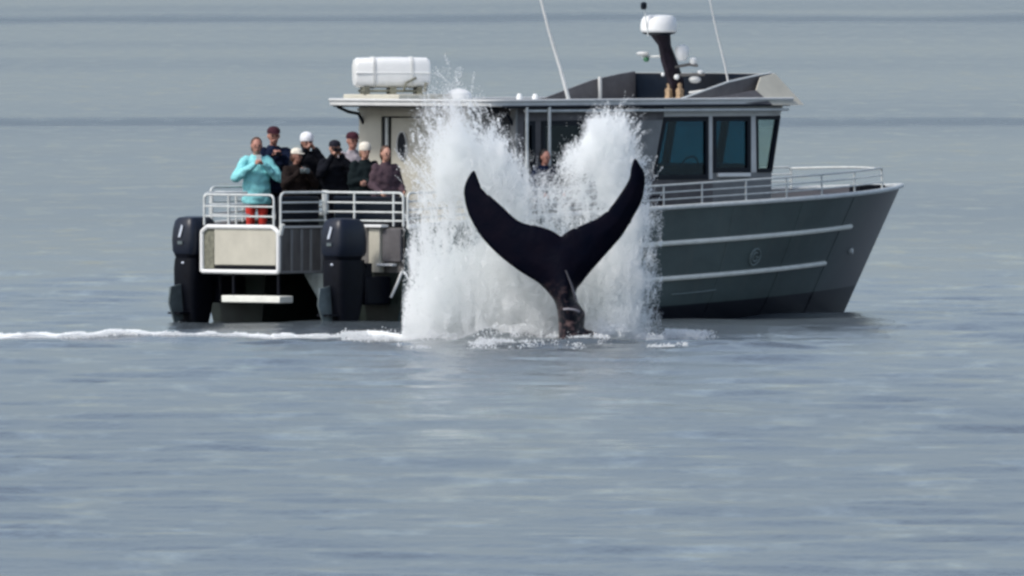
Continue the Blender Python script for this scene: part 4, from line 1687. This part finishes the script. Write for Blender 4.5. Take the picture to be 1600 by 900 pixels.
def splash():
    # relative thickness of the thrown water, in metres across (columns, every 0.2 m from x=-1.8) and up (rows, every 0.25 m)
    rows = [  # z from 3.75 down to 0
        #x -1.8 -1.6 -1.4 -1.2 -1.0 -0.8 -0.6 -0.4 -0.2  0.0  0.2  0.4  0.6  0.8  1.0  1.2  1.4  1.6  1.8  2.0  2.2
        (3.85, "0    0    1    3    2    0    0    0    0    0    0    0    0    0    0    0    0    0    0    0    0    0"),
        (3.60, "0    1    3    6    9    5    2    0    0    0    0    0    0    0    0    0    0    0    0    0    0    0"),
        (3.35, "0    2    6    10   14   12   6    2    1    0    0    0    0    0    0    0    2    6    6    1    0    0"),
        (3.10, "0    3    8    16   34   36   24   12   3    0    0    0    0    0    1    8    40   60   22   4    0    0"),
        (2.85, "0    4    12   44   80   80   70   50   24   6    0    0    0    1    10   50   90   90   70   10   0    0"),
        (2.60, "0    5    14   50   90   90   90   84   60   32   6    0    0    8    22   44   60   90   90   26   3    0"),
        (2.35, "0    6    16   36   70   90   90   90   80   60   26   13   13   12   13   13   30   70   90   60   3    0"),
        (2.10, "0    8    20   18   30   36   54   80   80   60   28   13   13   13   13   13   22   60   80   70   3    0"),
        (1.85, "1    10   22   14   16   20   36   60   70   60   34   13   13   13   13   13   24   50   60   60   11   4"),
        (1.60, "1    12   28   20   12   11   22   50   60   60   44   13   13   13   13   13   34   50   60   60   11   4"),
        (1.35, "1    18   36   24   14   13   28   60   70   70   60   60   60   60   60   60   60   60   70   62   11   4"),
        (1.10, "3    30   60   50   44   50   60   80   80   80   80   80   80   80   80   80   80   80   80   62   11   4"),
        (0.85, "4    36   80   70   60   70   80   80   80   80   80   80   80   80   80   80   80   80   80   62   11   4"),
        (0.60, "6    44   90   90   80   80   80   80   80   80   80   80   80   80   80   80   80   80   80   62   11   4"),
        (0.35, "10   60   90   90   80   80   80   80   80   80   80   80   80   80   80   80   80   80   80   62   11   4"),
        (0.00, "16   70   90   90   80   80   70   60   60   60   60   70   80   80   80   80   80   80   80   62   11   4"),
    ]
    zs = np.array([r_[0] for r_ in rows])[::-1]
    T = np.array([[float(v) for v in r_[1].split()] for r_ in rows])[::-1] / 100.0
    xs = np.linspace(-1.8, 2.4, 22)

    def field(x, z):
        fx = np.clip((x - xs[0]) / (xs[1] - xs[0]), 0, len(xs) - 1.001)
        fz = np.interp(z, zs, np.arange(len(zs)))
        fz = np.clip(fz, 0, len(zs) - 1.001)
        i, j = fx.astype(int), fz.astype(int)
        u, v = fx - i, fz - j
        u = u * u * (3 - 2 * u)
        v = v * v * (3 - 2 * v)
        f = T[j, i] * (1 - u) * (1 - v) + T[j, i + 1] * u * (1 - v) + T[j + 1, i] * (1 - u) * v + T[j + 1, i + 1] * u * v
        f[(x < -1.8) | (x > 2.45) | (z > 4.1)] = 0
        return f

    NT = 5800000
    x = RNG.uniform(-1.85, 2.55, NT)
    z = RNG.uniform(-0.02, 4.1, NT)
    # sheet of water about 1.6 m deep behind the flukes, thicker low down
    y = RNG.normal(0, 1, NT) * (0.42 + 0.12 * np.clip(2.5 - z, 0, 2.5))
    P = np.stack([x, y, z], 1)
    warp = fbm(P * np.array([1.6, 1.2, 1.6]), 21, 3) - 0.5
    warp2 = fbm(P * np.array([1.6, 1.2, 1.6]) + 31, 27, 3) - 0.5
    f = field(x + warp * 0.28, z + warp2 * 0.38)
    # falling streaks and clumps
    st = fbm(P * np.array([9.0, 2.0, 3.2]), 31, 4)
    cl = fbm(P * np.array([3.2, 1.5, 3.2]), 41, 4)
    tex = np.clip((st - 0.44) * 7.0, 0, 1.9) * np.clip((cl - 0.40) * 7, 0.12, 1.5)
    thin = np.clip(f * 1.25, 0, 1)
    dens = f * (tex * (1 - thin * 0.40) + thin * 0.40)
    keep = RNG.random(NT) < np.clip(dens * 0.95, 0, 1)
    P = P[keep]
    n = len(P)
    rad = 0.0030 + 0.0036 * RNG.random(n) ** 3
    P[:, 0] = 0.2 + (P[:, 0] - 0.2) * 0.905
    P = P[P[:, 1] > -1.15]
    n = len(P)
    rad = rad[:n]
    P[:, 1] += WHALE.y + 1.75
    o = point_cloud('splash_spray', P, rad, M['spray'], 'white curtain of spray thrown up behind the whale flukes')
    print("spray drops", n)
    # ligaments: strings of drops stretched along their flight, the way thrown water tears apart
    ns = 26000
    x = RNG.uniform(-1.75, 2.45, ns)
    z = RNG.uniform(0.1, 4.1, ns)
    f = field(x, z)
    edge = f ** 1.5 * (1.15 - f)
    k = RNG.random(ns) < np.clip(edge * 2.7, 0, 1)
    x, z = x[k], z[k]
    m = len(x)
    y = np.clip(RNG.normal(0, 0.42, m), -1.0, 2)
    side = np.where(x < 0.35, -1.0, 1.0)
    ang = np.where(z > 1.9, RNG.normal(0.42, 0.28, m), RNG.normal(0.08, 0.16, m)) * side
    L = RNG.uniform(0.06, 0.42, m) * np.where(z > 1.9, 1.0, 0.8)
    ux, uz = np.sin(ang), np.cos(ang)
    K = 34
    t = RNG.random((m, K)) ** 0.8
    wob = RNG.uniform(0.004, 0.016, m)[:, None]
    X = x[:, None] + ux[:, None] * t * L[:, None] + RNG.normal(0, 1, (m, K)) * wob
    Z = z[:, None] + uz[:, None] * t * L[:, None] - 0.25 * (t * L[:, None]) ** 2 + RNG.normal(0, 1, (m, K)) * wob
    Y = y[:, None] + RNG.normal(0, 1, (m, K)) * wob
    S = np.stack([0.2 + (X - 0.2) * 0.905, Y + WHALE.y + 1.75, Z], -1).reshape(-1, 3)
    rs_ = np.repeat(0.0028 + 0.0052 * RNG.random(m) ** 3, K) * (0.7 + 0.6 * RNG.random(m * K))
    ok = S[:, 2] > 0
    point_cloud('flung_drops', S[ok], rs_[ok], M['spray'], 'strings of drops torn from the edges of the spray')
    print("strings", m)


splash()


def foam():
    # frothy line drifting across at the flukes' distance
    n = 260000
    x = RNG.uniform(-9.5, -1.2, n)
    line = np.zeros(n)
    P = np.stack([x, np.zeros(n), np.zeros(n)], 1)
    y = -14.6 + (fbm(P * np.array([0.7, 1, 1]), 61, 3) - 0.5) * 5.0 - 0.12 * (x + 1.2)
    wid = 0.15 + 0.8 * fbm(P * np.array([1.1, 1, 1]), 65, 3)
    yy = y + RNG.normal(0, 1, n) * wid
    brk = fbm(np.stack([x, yy * 0.5, x * 0], 1) * np.array([2.6, 1.4, 1]), 71, 4)
    lim = 0.31 + 0.12 * np.clip((x + 6.3) / 1.5, 0, 1) * np.clip((-1.9 - x) / 1.0, 0, 1)
    hump = 0.022 + 0.050 * np.clip((brk - lim) * 5, 0, 1) * (0.1 + 1.8 * fbm(P * np.array([3.5, 1, 1]), 77, 3) ** 1.5) + \
        0.03 * np.exp(-((x + 2.35) / 0.45) ** 2)
    z = RNG.random(n) ** 1.2 * hump
    k = (RNG.random(n) < np.clip((brk - lim) * 4.5, 0.10, 1)) & (np.abs(yy - y) < 2.4 * wid)
    P1 = np.stack([x, yy, z + 0.0], 1)[k]
    # skirt of foam round the foot of the curtain and the tail stock
    n2 = 90000
    x = RNG.uniform(-2.6, 3.1, n2)
    y = WHALE.y + 2.6 + RNG.normal(0, 1.1, n2)
    b = fbm(np.stack([x, y * 0.45, x * 0], 1) * 1.9, 81, 4)
    edge = np.clip((x + 2.6) / 0.8, 0, 1) * np.clip((3.1 - x) / 1.0, 0, 1)
    k = RNG.random(n2) < np.clip((b - 0.47) * 6, 0, 1) * edge
    z = RNG.random(n2) * 0.13 * np.clip((b - 0.42) * 6, 0, 1)
    P2 = np.stack([x, y, z], 1)[k]
    # churn thrown up against the tail stock, and flecks on the water in front of it
    q_ = RNG.normal(0, 1, (9000, 3)) * np.array([0.16, 0.25, 0.10]) + np.array([1.42, WHALE.y + 0.6, 0.10])
    q_ = q_[(fbm(q_ * 6.0, 91, 3) > 0.5) & (q_[:, 2] > 0)]
    n3 = 60000
    x3, y3 = RNG.uniform(-1.7, 2.6, n3), RNG.uniform(-26, -17.5, n3)
    b3 = fbm(np.stack([x3 * 2.2, y3 * 0.5, x3 * 0], 1), 95, 4)
    k3 = RNG.random(n3) < np.clip((b3 - 0.60) * 6, 0, 1) * np.clip((y3 + 27) / 6, 0, 1)
    P2 = np.vstack([P2, q_, np.stack([x3, y3, RNG.random(n3) * 0.05], 1)[k3]])
    for Pq, nm, lb in ((P1, 'foam_line', 'thin white line of foam running left across the sea from the splash'),
                       (P2, 'foam_patch', 'broken white foam round the foot of the splash')):
        Pq[:, 2] += sea_height(Pq[:, 0], Pq[:, 1])
        rad = 0.006 + 0.007 * RNG.random(len(Pq)) ** 2
        point_cloud(nm, Pq, rad, M['spray'], lb)
        print(nm, len(Pq))


foam()

for me in bpy.data.meshes:
    me.name = me.name[:60]
